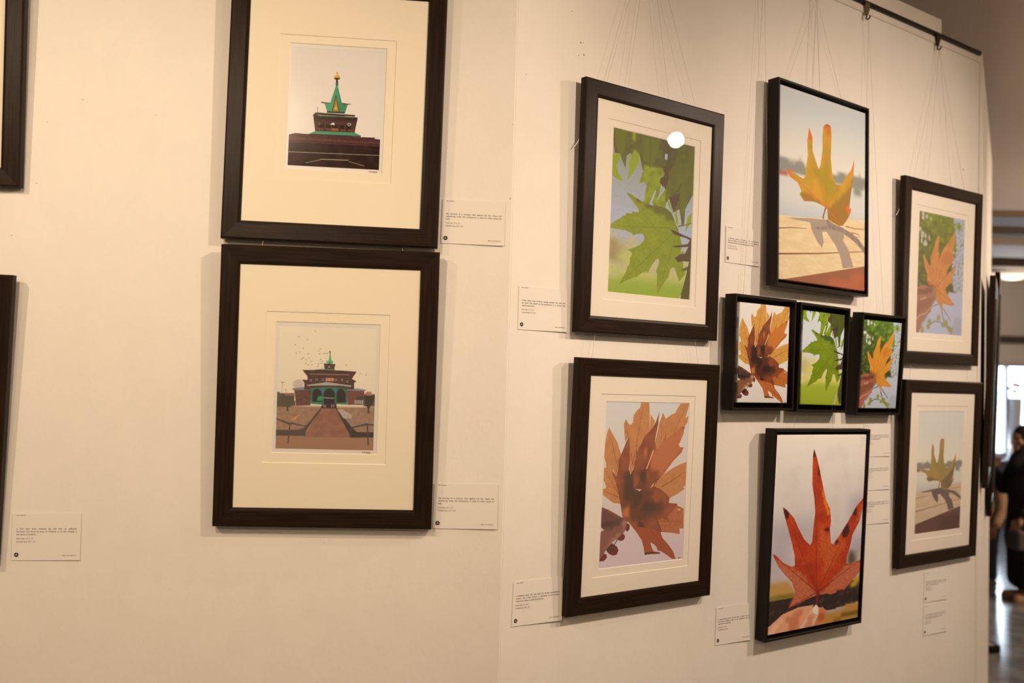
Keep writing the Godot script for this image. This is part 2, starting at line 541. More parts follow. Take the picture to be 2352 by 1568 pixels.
# ------------------------------------------------------------------ the photographs, painted as prints
class Print:
	var im: Image
	var mask: Image
	var w: int
	var h: int
	var v0: float
	var v1: float
	var white: Color
	func _init(width: int, height: int, top: float, bottom: float, white_: Color) -> void:
		w = width; h = height; v0 = top; v1 = bottom
		white = white_.srgb_to_linear()
		im = Image.create_empty(w, h, false, Image.FORMAT_RGBA8)
	func ink(r: int, g: int, b: int, a := 1.0) -> Color:
		# the ink that gives this colour under the gallery's yellow light, on paper that reflects 0.8
		var l := Color8(r, g, b).srgb_to_linear()
		return Color(clampf(l.r / white.r * 0.8, 0, 1), clampf(l.g / white.g * 0.8, 0, 1), clampf(l.b / white.b * 0.8, 0, 1)).linear_to_srgb() * Color(1, 1, 1, 0) + Color(0, 0, 0, a)
	func at(u: float, v: float) -> Vector2:
		return Vector2(u / 1000.0 * w, (v - v0) / (v1 - v0) * h)
	func rows(stops: Array) -> void:
		# stops: [v, colour] from the top down
		for y in h:
			var v := v0 + (v1 - v0) * y / h
			var c: Color = stops[-1][1]
			if v <= stops[0][0]: c = stops[0][1]
			else:
				for k in stops.size() - 1:
					if v >= stops[k][0] and v <= stops[k + 1][0]:
						c = (stops[k][1] as Color).lerp(stops[k + 1][1], (v - stops[k][0]) / maxf(stops[k + 1][0] - stops[k][0], 0.001))
						break
			im.fill_rect(Rect2i(0, y, w, 1), c)
	func spans(to: Image, pts: Array, c: Color, shrink := 1) -> void:
		var p: PackedVector2Array = []
		for k in range(0, pts.size(), 2): p.append(at(pts[k], pts[k + 1]) / shrink)
		var lo := 1e9
		var hi := -1e9
		for q in p:
			lo = minf(lo, q.y); hi = maxf(hi, q.y)
		for y in range(maxi(int(lo), 0), mini(int(hi) + 1, to.get_height())):
			var cut: PackedFloat32Array = []
			var yy := y + 0.5
			for k in p.size():
				var a := p[k]
				var b := p[(k + 1) % p.size()]
				if (a.y <= yy) != (b.y <= yy): cut.append(a.x + (yy - a.y) / (b.y - a.y) * (b.x - a.x))
			cut.sort()
			for k in range(0, cut.size() - 1, 2):
				var x0 := clampi(roundi(cut[k]), 0, to.get_width())
				var x1 := clampi(roundi(cut[k + 1]), 0, to.get_width())
				if x1 > x0: to.fill_rect(Rect2i(x0, y, x1 - x0, 1), c)
	func poly(pts: Array, c: Color) -> void:
		# sharp shape; later soft(), mottle() and line() calls with inside = true stay in it
		mask = Image.create_empty(w, h, false, Image.FORMAT_RGBA8)
		spans(mask, pts, Color.WHITE)
		var src := Image.create_empty(w, h, false, Image.FORMAT_RGBA8)
		src.fill(c)
		im.blend_rect_mask(src, mask, Rect2i(0, 0, w, h), Vector2i.ZERO)
	func lay(src: Image, inside: bool) -> void:
		if inside: im.blend_rect_mask(src, mask, Rect2i(0, 0, w, h), Vector2i.ZERO)
		else: im.blend_rect(src, Rect2i(0, 0, w, h), Vector2i.ZERO)
	func soft(pts: Array, c: Color, inside := false, blur := 16) -> void:
		# out of focus shape
		blur = int(blur * 1.8)
		var k := maxi(blur / 4, 1)
		var s := Image.create_empty(w / k, h / k, false, Image.FORMAT_RGBA8)
		s.fill(Color(c, 0))
		spans(s, pts, c, k)
		s.resize(maxi(w / blur, 4), maxi(h / blur, 4), Image.INTERPOLATE_TRILINEAR)
		s.resize(w, h, Image.INTERPOLATE_CUBIC)
		lay(s, inside)
	func spot(q: Array, ru: float, rv: float, c: Color, inside := false, blur := 16) -> void:
		var pts: Array = []
		for k in 14: pts.append_array([q[0] + ru * cos(TAU * k / 14), q[1] + rv * sin(TAU * k / 14)])
		soft(pts, c, inside, blur)
	func dot(q: Array, ru: float, rv: float, c: Color) -> void:
		var pts: Array = []
		for k in 18: pts.append_array([q[0] + ru * cos(TAU * k / 18), q[1] + rv * sin(TAU * k / 18)])
		poly(pts, c)
	func line(pts: Array, width: float, c: Color, inside := false) -> void:
		var l: Array = []
		var r: Array = []
		for k in range(0, pts.size(), 2):
			var a := Vector2(pts[maxi(k - 2, 0)], pts[maxi(k - 2, 0) + 1])
			var b := Vector2(pts[mini(k + 2, pts.size() - 2)], pts[mini(k + 2, pts.size() - 2) + 1])
			var n := (b - a).orthogonal().normalized() * width * (1.0 - 0.6 * k / maxf(pts.size() - 2, 1)) / 2
			l.append_array([pts[k] + n.x, pts[k + 1] + n.y])
			r = [pts[k] - n.x, pts[k + 1] - n.y] + r
		var src := Image.create_empty(w, h, false, Image.FORMAT_RGBA8)
		spans(src, l + r, c)
		lay(src, inside)
	func mottle(c: Color, freq: float, amount: float, seed_: int, inside := true, fine := 3, sharp := 1.0, stretch := 1.0) -> void:
		# blotches of c
		var n := FastNoiseLite.new()
		n.seed = seed_
		n.frequency = freq * fine
		n.fractal_octaves = 3
		var sw := w / fine
		var sh := int(h / fine / stretch)
		var d := n.get_image(sw, sh).get_data()
		var out := PackedByteArray()
		out.resize(sw * sh * 4)
		var table := PackedByteArray()
		for i in 256: table.append(int(255.0 * amount * clampf((i / 255.0 - 0.5) * sharp * 2.0 + 0.5 * (2.0 - sharp) if sharp < 2.0 else (i / 255.0 - 0.55) * sharp, 0, 1)))
		var r8 := c.r8
		var g8 := c.g8
		var b8 := c.b8
		for i in sw * sh:
			out[i * 4] = r8; out[i * 4 + 1] = g8; out[i * 4 + 2] = b8; out[i * 4 + 3] = table[d[i]]
		var s := Image.create_from_data(sw, sh, false, Image.FORMAT_RGBA8, out)
		s.resize(w, h, Image.INTERPOLATE_BILINEAR)
		lay(s, inside)
	func defocus(n: int) -> void:
		# everything so far lies out of the photograph's focus
		im.resize(maxi(w / n, 4), maxi(h / n, 4), Image.INTERPOLATE_TRILINEAR)
		im.resize(w, h, Image.INTERPOLATE_CUBIC)
	func finish() -> ImageTexture:
		im.shrink_x2()
		im.convert(Image.FORMAT_RGB8)
		return ImageTexture.create_from_image(im)

func fan(p: Print, root: Array, tips: Array, c: Color, width := 8.0, inside := true) -> void:
	# the main veins of a leaf with a few side veins each
	for t in tips:
		var a := Vector2(root[0], root[1])
		var b := Vector2(t[0], t[1])
		p.line([a.x, a.y, b.x, b.y], width, c, inside)
		for k in 4:
			var f := 0.2 + 0.18 * k
			var q := a.lerp(b, f)
			var dir := (b - a) * 0.16
			for s in [-1.0, 1.0]:
				var e := q + dir.rotated(0.75 * s)
				p.line([q.x, q.y, e.x, e.y], width * 0.4, Color(c, c.a * 0.55), inside)

func paint_green(key: String, pal: Dictionary, white: Color) -> void:
	var p := Print.new(760, 1200, 0, 1115, white)
	var k := func(n: String) -> Color: return p.ink(pal[n][0], pal[n][1], pal[n][2])
	var sky: Color = k.call("sky")
	p.rows([[0, k.call("sky2")], [500, sky], [640, sky], [760, k.call("hay")], [845, k.call("hay")], [870, k.call("field")], [930, k.call("grass")], [1115, k.call("grass2")]])
	p.soft([-19, 675, 47, 652, 130, 681, 198, 658, 337, 658, 368, 700, 279, 838, -3, 870], k.call("hay"), false, 40)
	p.spot([81, 757], 80, 55, k.call("tree"), false, 36)
	p.spot([192, 785], 70, 35, k.call("field"), false, 36)
	p.spot([51, 716], 60, 45, k.call("tree"), false, 36)
	p.soft([0, 856, 236, 829, 237, 844, 1, 877], k.call("field"))
	p.mottle(k.call("tree"), 0.03, 0.25, 71, false, 3, 3.0)
	p.defocus(14)
	p.poly([-10, -4, 1009, -6, 996, 269, 906, 415, 898, 523, 864, 511, 831, 422, 758, 452, 693, 367, 651, 409, 637, 305, 600, 294, 568, 252, 506, 192, 436, 221, 357, 222, 316, 131, 258, 101, 151, 158, 82, 147, 21, 151, 1, 74], k.call("olive"))
	p.mottle(k.call("dark"), 0.012, 0.55, 4)
	p.spot([493, 215], 130, 40, k.call("leaf"), true)
	p.spot([242, 74], 22, 70, k.call("leaf"), true)
	p.spot([423, 134], 50, 30, k.call("leaf"), true)
	p.spot([210, 12], 90, 30, k.call("olive2"), true)
	p.poly([11, 7, 127, 5, 146, 93, 119, 190, 81, 145, 38, 106], k.call("olive2"))
	p.poly([155, 6, 336, 2, 298, 75, 234, 155, 182, 103], k.call("olive"))
	p.mottle(k.call("dark"), 0.02, 0.4, 54)
	p.poly([336, 5, 551, 6, 542, 91, 448, 198, 366, 140], k.call("olive2"))
	p.line([443, 6, 442, 95, 441, 191], 7, k.call("dark"), true)
	p.poly([581, 5, 788, 4, 766, 118, 681, 195, 618, 134], k.call("dark"))
	p.mottle(k.call("olive"), 0.02, 0.6, 55)
	p.poly([803, 6, 1009, 1, 1000, 161, 880, 250, 798, 152], k.call("olive2"))
	p.mottle(k.call("dark"), 0.012, 0.5, 56)
	p.line([902, 7, 894, 119, 880, 243], 7, k.call("dark"), true)
	p.spot([242, 30], 14, 26, k.call("leaf"))
	p.poly([-2, 161, 95, 144, 71, 196, 46, 227, 69, 268, 136, 313, 65, 308, 2, 290], k.call("leaf"))
	p.poly([81, 145, 163, 136, 153, 230, 119, 197], k.call("olive"))
	p.poly([251, 99, 316, 131, 305, 177, 266, 225, 178, 306, 197, 232, 188, 197, 213, 151], k.call("leaf"))
	p.poly([352, 245, 378, 213, 491, 193, 622, 186, 596, 242, 585, 295, 574, 341, 534, 405, 659, 303, 658, 400, 653, 438, 565, 432, 490, 398, 506, 415, 442, 428, 392, 418, 396, 373, 413, 313, 376, 287, 317, 313], k.call("leaf"))
	p.mottle(k.call("olive2"), 0.01, 0.5, 14)
	p.poly([515, 331, 532, 334, 506, 378, 484, 409, 492, 427, 450, 431, 469, 396], sky)
	p.poly([681, 195, 1015, 82, 1014, 298, 906, 415, 898, 523, 865, 526, 846, 421, 832, 323, 671, 369, 643, 402, 659, 303], k.call("olive2"))
	p.mottle(k.call("dark"), 0.01, 0.35, 24)
	p.line([850, 253, 808, 303, 693, 367], 9, k.call("dark"))
	p.poly([614, 172, 694, 162, 696, 186, 674, 196, 684, 233, 665, 287, 614, 292, 573, 282, 575, 251, 625, 231, 631, 208, 608, 196], k.call("brown"))
	p.poly([692, 360, 832, 320, 826, 347, 785, 411, 758, 450, 725, 402], k.call("brown"))
	p.poly([678, 369, 758, 459, 743, 453, 673, 399], k.call("leaf"))
	p.poly([883, 524, 995, 438, 1010, 590, 918, 594, 849, 576], sky)
	p.poly([771, 466, 798, 425, 822, 514, 808, 534], k.call("leaf"))
	p.poly([940, 466, 995, 430, 988, 500, 916, 560], k.call("leaf"))
	p.poly([665, 392, 680, 391, 685, 428, 665, 439], sky)
	p.poly([741, 467, 762, 466, 780, 510], sky)
	p.poly([821, 503, 842, 505, 841, 577, 822, 567], sky)
	p.poly([623, 89, 659, 85, 654, 123, 625, 126], sky)
	p.poly([842, 592, 952, 601, 946, 627, 876, 650], sky)
	p.poly([175, 384, 228, 384, 285, 399, 363, 417, 391, 409, 449, 427, 500, 432, 494, 394, 565, 426, 638, 429, 698, 442, 736, 457, 760, 485, 793, 524, 824, 552, 834, 578, 849, 588, 859, 617, 879, 650, 832, 665, 877, 669, 864, 701, 909, 690, 899, 759, 909, 804, 941, 832, 862, 889, 821, 840, 796, 807, 766, 802, 738, 826, 722, 869, 684, 897, 628, 949, 588, 992, 580, 937, 576, 855, 563, 841, 603, 779, 586, 756, 551, 771, 503, 812, 461, 864, 448, 847, 424, 861, 406, 857, 318, 897, 307, 893, 127, 947, 159, 910, 204, 864, 216, 834, 246, 811, 240, 782, 266, 755, 258, 741, 209, 730, 284, 713, 353, 690, 401, 660, 409, 634, 377, 618, 321, 624, 266, 638, 262, 624, 167, 612, 4, 612, 3, 591, 55, 565, 121, 541, 141, 525, 172, 522, 180, 503, 243, 505, 256, 489, 326, 489, 332, 475, 302, 456, 251, 424], k.call("main"))
	p.mottle(k.call("main2"), 0.006, 0.55, 34)
	p.mottle(k.call("olive2"), 0.03, 0.22, 35)
	p.soft([179, 383, 363, 412, 449, 424, 564, 420, 698, 438, 743, 457, 776, 503, 672, 493, 539, 471, 465, 452], k.call("olive"), true)
	fan(p, [824, 548], [[16, 597], [147, 936], [594, 981], [187, 386], [861, 875]], Color(k.call("olive2"), 0.5), 7.0)
	p.poly([721, 562, 796, 569, 902, 587, 998, 599, 999, 614, 919, 601, 827, 597, 767, 587], k.call("brown"))
	p.poly([750, 670, 831, 657, 952, 641, 988, 607, 998, 653, 923, 662, 802, 673], k.call("brown"))
	p.poly([795, 743, 850, 717, 925, 704, 968, 655, 991, 653, 982, 753, 898, 755, 839, 767], k.call("brown"))
	p.poly([872, 814, 946, 790, 977, 784, 975, 809, 918, 820], k.call("olive"))
	p.poly([988, 607, 1014, 605, 1003, 913, 982, 1097, 936, 1099, 876, 996, 923, 902, 952, 832, 982, 746], k.call("trunk"))
	p.mottle(k.call("brown"), 0.02, 0.5, 44)
	p.poly([854, 997, 895, 972, 878, 1018, 831, 1104, 786, 1106], k.call("pale"))
	p.line([823, 536, 999, 501], 9, k.call("olive"))
	textures[key] = p.finish()

func paint_brown(key: String, pal: Dictionary, white: Color) -> void:
	var p := Print.new(800, 1120, 0, 1000, white)
	var k := func(n: String) -> Color: return p.ink(pal[n][0], pal[n][1], pal[n][2])
	p.rows([[0, k.call("bg")], [500, k.call("bg2")], [1000, k.call("bg3")]])
	var tan: Color = k.call("tan")
	var vein: Color = Color(k.call("vein"), 0.85)
	p.poly([42, 153, 63, 173, 142, 242, 196, 321, 165, 352, 175, 379, 162, 447, 156, 457, 105, 405, 112, 439, 154, 502, 185, 557, 214, 620, 125, 610, 7, 558, 6, 523, 38, 520, 39, 505, 7, 470, 7, 397, 30, 396, 28, 369, 4, 338, 6, 254, 20, 193], tan)
	p.mottle(k.call("tan2"), 0.012, 0.5, 3)
	fan(p, [212, 490], [[46, 173]], vein, 7.0)
	fan(p, [215, 586], [[27, 538], [21, 410]], vein, 6.0)
	p.poly([403, -5, 499, -5, 512, 72, 520, 177, 455, 218, 418, 259, 382, 307, 358, 272, 361, 369, 326, 431, 303, 439, 292, 354, 280, 206, 234, 243, 224, 202, 210, 133, 231, 102, 256, 127, 285, 140, 316, 123, 319, 82, 350, 54, 395, 30], tan)
	p.mottle(k.call("tan2"), 0.012, 0.5, 4)
	fan(p, [335, 383], [[434, 9], [234, 126]], vein, 8.0)
	p.poly([523, 72, 583, 117, 533, 170, 523, 177], tan)
	p.poly([866, 25, 893, 3, 1003, -1, 994, 28, 961, 97, 999, 79, 993, 119, 953, 154, 949, 194, 917, 237, 891, 265, 900, 280, 956, 284, 933, 316, 836, 365, 769, 413, 713, 455, 631, 523, 569, 528, 516, 415, 596, 247, 634, 128, 676, 61, 711, 100, 777, 75, 827, 64], tan)
	p.mottle(k.call("tan2"), 0.012, 0.5, 5)
	fan(p, [642, 417], [[961, 21], [681, 79]], vein, 7.0)
	p.poly([1005, 377, 1003, 527, 970, 541, 996, 549, 901, 582, 831, 597, 803, 607, 799, 635, 711, 547, 569, 528, 621, 495, 709, 455, 812, 418, 926, 390], tan)
	p.mottle(k.call("tan2"), 0.012, 0.5, 6)
	fan(p, [695, 532], [[997, 440]], vein, 8.0)
	p.poly([280, 206, 299, 354, 291, 409, 314, 444, 345, 410, 362, 355, 362, 272, 379, 307, 424, 256, 461, 211, 533, 170, 591, 121, 629, 57, 620, 135, 594, 219, 594, 251, 615, 290, 663, 277, 707, 220, 729, 189, 722, 235, 805, 200, 930, 147, 960, 154, 914, 208, 910, 237, 891, 265, 907, 282, 956, 284, 918, 316, 822, 372, 755, 420, 702, 454, 629, 502, 596, 522, 704, 547, 802, 600, 799, 635, 908, 643, 902, 657, 992, 679, 998, 806, 946, 803, 957, 840, 854, 827, 724, 814, 710, 817, 743, 861, 818, 901, 881, 947, 918, 998, 871, 993, 781, 956, 714, 932, 686, 932, 670, 907, 632, 887, 592, 873, 606, 903, 637, 933, 716, 943, 709, 952, 527, 946, 511, 898, 484, 854, 417, 802, 316, 735, 247, 711, 215, 627, 185, 557, 146, 488, 108, 439, 103, 415, 156, 454, 171, 406, 165, 352, 201, 311, 248, 243], k.call("red"))
	p.mottle(k.call("red2"), 0.008, 0.55, 7)
	p.soft([598, 262, 733, 199, 945, 151, 944, 288, 836, 365, 701, 447, 530, 415], k.call("amber"), true, 24)
	p.soft([195, 448, 325, 417, 502, 414, 527, 527, 750, 648, 727, 704, 424, 733, 314, 714, 224, 614], Color(k.call("dark"), 0.55), true, 24)
	p.spot([467, 455], 30, 45, k.call("dark"), true)
	p.spot([554, 658], 95, 32, k.call("dark"), true)
	p.spot([294, 513], 55, 90, Color(k.call("dark"), 0.8), true)
	p.spot([396, 592], 60, 60, Color(k.call("dark"), 0.8), true)
	p.spot([454, 758], 35, 20, k.call("dark"), true)
	p.spot([645, 587], 60, 40, k.call("red"), true)
	p.spot([385, 481], 30, 50, k.call("red"), true)
	p.spot([285, 671], 30, 38, k.call("amber"), true)
	p.spot([485, 309], 10, 34, k.call("amber"), true)
	p.poly([674, 737, 729, 729, 803, 746, 786, 721, 909, 654, 992, 679, 998, 806, 946, 803, 957, 840, 854, 827, 723, 810, 706, 781], k.call("amber"))
	p.mottle(k.call("red"), 0.03, 0.4, 8)
	fan(p, [689, 745], [[986, 762]], vein, 6.0)
	p.poly([386, 762, 497, 778, 594, 786, 680, 805, 727, 846, 818, 901, 881, 947, 918, 998, 871, 993, 781, 956, 714, 932, 686, 932, 670, 907, 632, 887, 592, 873, 606, 903, 637, 933, 716, 943, 709, 952, 527, 946, 511, 898, 484, 854], k.call("rust"))
	p.mottle(k.call("red"), 0.02, 0.4, 9)
	fan(p, [566, 785], [[884, 976]], vein, 6.0)
	p.line([527, 942, 610, 939, 716, 948], 14, k.call("dark"))
	p.poly([592, 873, 632, 887, 670, 907, 683, 937, 637, 930, 610, 903], k.call("bg3"))
	p.poly([919, 677, 951, 679, 942, 688, 919, 685], k.call("bg3"))
	p.poly([573, 296, 585, 297, 509, 414, 499, 411], k.call("slit"))
	p.poly([370, 530, 411, 536, 459, 539, 429, 549, 405, 541], k.call("slit"))
	p.poly([594, 504, 604, 508, 573, 533, 565, 528], k.call("slit"))
	for f in [[[308, 767], 26, 24], [[239, 824], 44, 22]]:
		p.dot(f[0], f[1], f[2], k.call("tip"))
	p.poly([67, 890, 128, 852, 197, 880, 215, 902, 195, 928, 149, 931, 102, 915], k.call("tip"))
	p.spot([112, 885], 45, 25, k.call("dark"), true)
	p.poly([1, 947, 37, 915, 76, 917, 87, 938, 54, 957, 2, 957], k.call("tip"))
	p.line([266, 746, 193, 839, 109, 919], 12, k.call("dark"))
	p.poly([4, 632, 83, 652, 178, 684, 246, 707, 294, 716, 302, 734, 292, 768, 275, 795, 205, 825, 129, 856, 67, 893, 38, 925, 2, 943, -2, 821, 5, 778, 43, 773, 5, 754, -2, 686], k.call("hand"))
	p.soft([-9, 635, 179, 694, 274, 719, 121, 773, 3, 761], k.call("hand2"), true)
	p.soft([2, 720, 247, 718, 235, 731, 5, 754], k.call("dark"), true)
	p.spot([266, 746], 26, 16, k.call("hand3"), true)
	p.soft([102, 847, 228, 792, 281, 788, 205, 829, 68, 900], k.call("hand3"), true)
	p.line([944, 993, 976, 992], 7, k.call("dark"))
	textures[key] = p.finish()

func paint_plank(key: String, pal: Dictionary, white: Color) -> void:
	var p := Print.new(720, 1160, -150, 1100, white)
	var k := func(n: String) -> Color: return p.ink(pal[n][0], pal[n][1], pal[n][2])
	p.rows([[-150, k.call("sky")], [60, k.call("sky")], [330, k.call("sky2")], [445, k.call("sky2")], [470, k.call("water")], [560, k.call("water")], [720, k.call("water2")], [1100, k.call("water2")]])
	p.soft([-16, 384, 45, 376, 107, 385, 170, 381, 217, 359, 274, 385, 332, 446, 203, 447, 93, 443, -14, 454], k.call("tree"), false, 12)
	p.soft([580, 386, 649, 389, 701, 362, 753, 383, 833, 380, 914, 362, 1023, 380, 1024, 420, 896, 452, 754, 430, 615, 432], k.call("tree"), false, 12)
	p.soft([-14, 447, 70, 443, 78, 462, -13, 465], k.call("boat"), false, 12)
	p.soft([824, 417, 1024, 408, 1024, 420, 824, 429], k.call("boat"), false, 12)
	p.soft([860, 444, 969, 443, 932, 480, 878, 470], k.call("tree"), false, 20)
	p.defocus(8)
	p.poly([-22, 675, 256, 660, 1024, 603, 1025, 864, 588, 921, 33, 1000, -7, 1146], k.call("plank"))
	p.mottle(k.call("plank2"), 0.005, 0.5, 3, true, 3, 1.0, 0.25)
	p.mottle(k.call("plank3"), 0.03, 0.08, 5, true, 2, 1.0, 0.3)
	p.line([-5, 742, 132, 726, 305, 716], 6, k.call("crack"))
	p.line([756, 661, 862, 664, 1006, 655], 6, k.call("crack"))
	p.line([-16, 873, 421, 837, 1025, 777], 9, k.call("crack"))
	p.line([827, 689, 916, 692, 943, 703, 862, 709], 5, k.call("crack"))
	p.poly([92, 679, 336, 659, 517, 648, 653, 676, 722, 696, 739, 722, 722, 739, 792, 786, 855, 878, 724, 893, 689, 827, 637, 778, 526, 712, 476, 717, 494, 769, 478, 801, 420, 776, 354, 715, 337, 679, 178, 682], k.call("cast"))
	p.poly([18, 1002, 263, 968, 588, 921, 1025, 858, 1026, 1235, -3, 1287], k.call("edge"))
	p.soft([556, 979, 1025, 895, 1026, 1235, 429, 1265], k.call("edge2"), true, 24)
	p.poly([525, 644, 618, 664, 704, 671, 827, 691, 916, 718, 1010, 766, 1010, 798, 898, 749, 809, 721, 687, 697, 585, 693, 402, 711, 386, 700, 534, 681], k.call("twig"))
	p.mottle(k.call("cast"), 0.03, 0.6, 6)
	p.poly([70, 432, 116, 431, 172, 444, 251, 458, 275, 449, 285, 399, 305, 335, 298, 252, 318, 180, 357, 228, 358, 297, 395, 345, 429, 388, 453, 360, 474, 280, 472, 202, 483, 147, 525, 131, 568, 136, 577, 186, 571, 313, 589, 389, 632, 445, 693, 442, 753, 391, 824, 341, 859, 281, 845, 379, 816, 486, 799, 559, 822, 556, 817, 580, 773, 624, 721, 661, 678, 667, 584, 653, 542, 646, 533, 593, 507, 581, 416, 568, 375, 566, 267, 575, 214, 544, 237, 526, 196, 486, 110, 467], k.call("leaf"))
	p.mottle(k.call("leaf2"), 0.008, 0.65, 8)
	p.mottle(k.call("leaf3"), 0.02, 0.4, 9)
	p.soft([313, 349, 429, 395, 545, 317, 581, 421, 702, 452, 633, 516, 532, 551, 413, 443], k.call("leaf2"), true, 24)
	p.soft([541, 584, 617, 549, 754, 477, 860, 385, 808, 558, 834, 555, 773, 632, 721, 669, 678, 673, 542, 650], k.call("leaf4"), true, 12)
	p.soft([262, 579, 229, 538, 350, 538, 499, 578, 416, 572], k.call("leaf4"), true, 12)
	for f in [[323, 198], [525, 136], [85, 437], [847, 314], [808, 562]]:
		p.spot(f, 45, 40, k.call("tip"), true)
	p.spot([525, 133], 32, 10, k.call("crack"), true, 8)
	fan(p, [519, 583], [[529, 150], [326, 201], [85, 436], [847, 306], [254, 561], [704, 655]], Color(k.call("tip"), 0.8), 8.0)
	p.poly([507, 583, 521, 587, 493, 636, 500, 650, 475, 642], k.call("crack"))
	textures[key] = p.finish()

func paint_hand(key: String, pal: Dictionary, white: Color) -> void:
	var p := Print.new(700, 1120, 0, 1000, white)
	var k := func(n: String) -> Color: return p.ink(pal[n][0], pal[n][1], pal[n][2])
	p.rows([[0, k.call("green")], [600, k.call("dark")], [1000, k.call("sky")]])
	p.mottle(k.call("dark"), 0.008, 1.0, 2, false, 3, 3.0)
	p.mottle(k.call("lime"), 0.010, 1.0, 3, false, 3, 3.0)
	p.soft([760, 14, 1018, -2, 1006, 620, 809, 629, 715, 422, 828, 271], k.call("sky"), false, 24)
	p.mottle(k.call("green"), 0.02, 0.9, 4, false, 3, 3.0)
	var rng := RandomNumberGenerator.new()
	rng.seed = 31
	for i in 26:
		var q := Vector2(rng.randf_range(0, 260), rng.randf_range(0, 260)) if i < 12 else Vector2(rng.randf_range(700, 1000), rng.randf_range(30, 650))
		p.spot([q.x, q.y], rng.randf_range(14, 40), rng.randf_range(10, 34), k.call("bokeh") if i < 12 else k.call("sky"), false, 10)
	for i in 16: p.spot([rng.randf_range(100, 900), rng.randf_range(20, 480)], rng.randf_range(25, 60), rng.randf_range(14, 36), k.call("lime"), false, 10)
	p.defocus(10)
	p.mottle(k.call("dark"), 0.03, 0.3, 72, false, 3, 3.0)
	p.defocus(5)
	p.soft([600, 654, 1003, 605, 1030, 1014, 27, 1009, 251, 833, 383, 707, 547, 743], k.call("sky"), false, 14)
	p.soft([802, 870, 994, 832, 1012, 1014, 723, 1012], k.call("sky2"), false, 24)
	p.line([541, 806, 602, 892, 692, 945, 803, 1009], 20, k.call("twig"))
	p.line([572, 780, 731, 870, 753, 892], 12, k.call("twig"))
	p.line([269, 933, 400, 892, 560, 903, 674, 945], 12, k.call("twig"))
	p.line([477, 744, 326, 774, 248, 818], 10, k.call("twig"))
	for f in [[648, 900], [580, 918], [710, 945], [254, 944], [131, 973], [473, 862], [280, 899], [766, 960]]:
		p.spot(f, 40, 24, k.call("bud"), false, 8)
	p.poly([17, 863, 295, 792, 313, 815, 172, 870, 97, 929, 60, 1002, -16, 1003, -18, 899], k.call("hand3"))
	p.line([61, 870, 117, 943, 42, 1000], 16, k.call("hand"))
	p.poly([-12, 627, 139, 600, 244, 612, 381, 623, 379, 685, 375, 715, 309, 774, 164, 826, 33, 855, -19, 892, -26, 761, -13, 739, -7, 652], k.call("hand"))
	p.soft([4, 652, 297, 620, 379, 641, 221, 672, 3, 688], k.call("hand2"), true, 12)
	p.soft([75, 717, 208, 694, 194, 712, 87, 731], k.call("hand4"), true, 8)
	p.line([-7, 896, 68, 859, 216, 829, 340, 759], 14, k.call("hand4"))
	p.soft([-4, 746, 361, 685, 306, 759, 13, 841], Color(k.call("hand2"), 0.5), true, 14)
	p.poly([102, 353, 157, 374, 246, 438, 270, 430, 266, 364, 308, 312, 362, 231, 397, 186, 451, 167, 441, 236, 430, 295, 451, 331, 445, 390, 484, 323, 544, 270, 672, 201, 732, 148, 795, 101, 792, 176, 760, 243, 745, 303, 783, 358, 727, 392, 648, 445, 614, 498, 721, 452, 837, 386, 808, 443, 756, 496, 757, 548, 641, 590, 611, 617, 636, 653, 733, 697, 835, 742, 744, 753, 617, 743, 555, 740, 559, 788, 543, 816, 509, 773, 486, 744, 440, 736, 396, 685, 381, 623, 224, 599, 199, 555, 212, 515, 156, 461, 115, 396], k.call("leaf"))
	p.mottle(k.call("leaf2"), 0.008, 0.6, 5)
	p.soft([490, 352, 583, 292, 766, 317, 709, 392, 553, 410], k.call("leaf2"), true, 14)
	p.soft([209, 562, 362, 597, 375, 623, 225, 602], k.call("leaf3"), true, 14)
	fan(p, [383, 619], [[117, 367], [444, 185], [783, 117], [826, 394], [822, 740], [541, 806]], Color(k.call("leaf3"), 0.7), 8.0)
	textures[key] = p.finish()

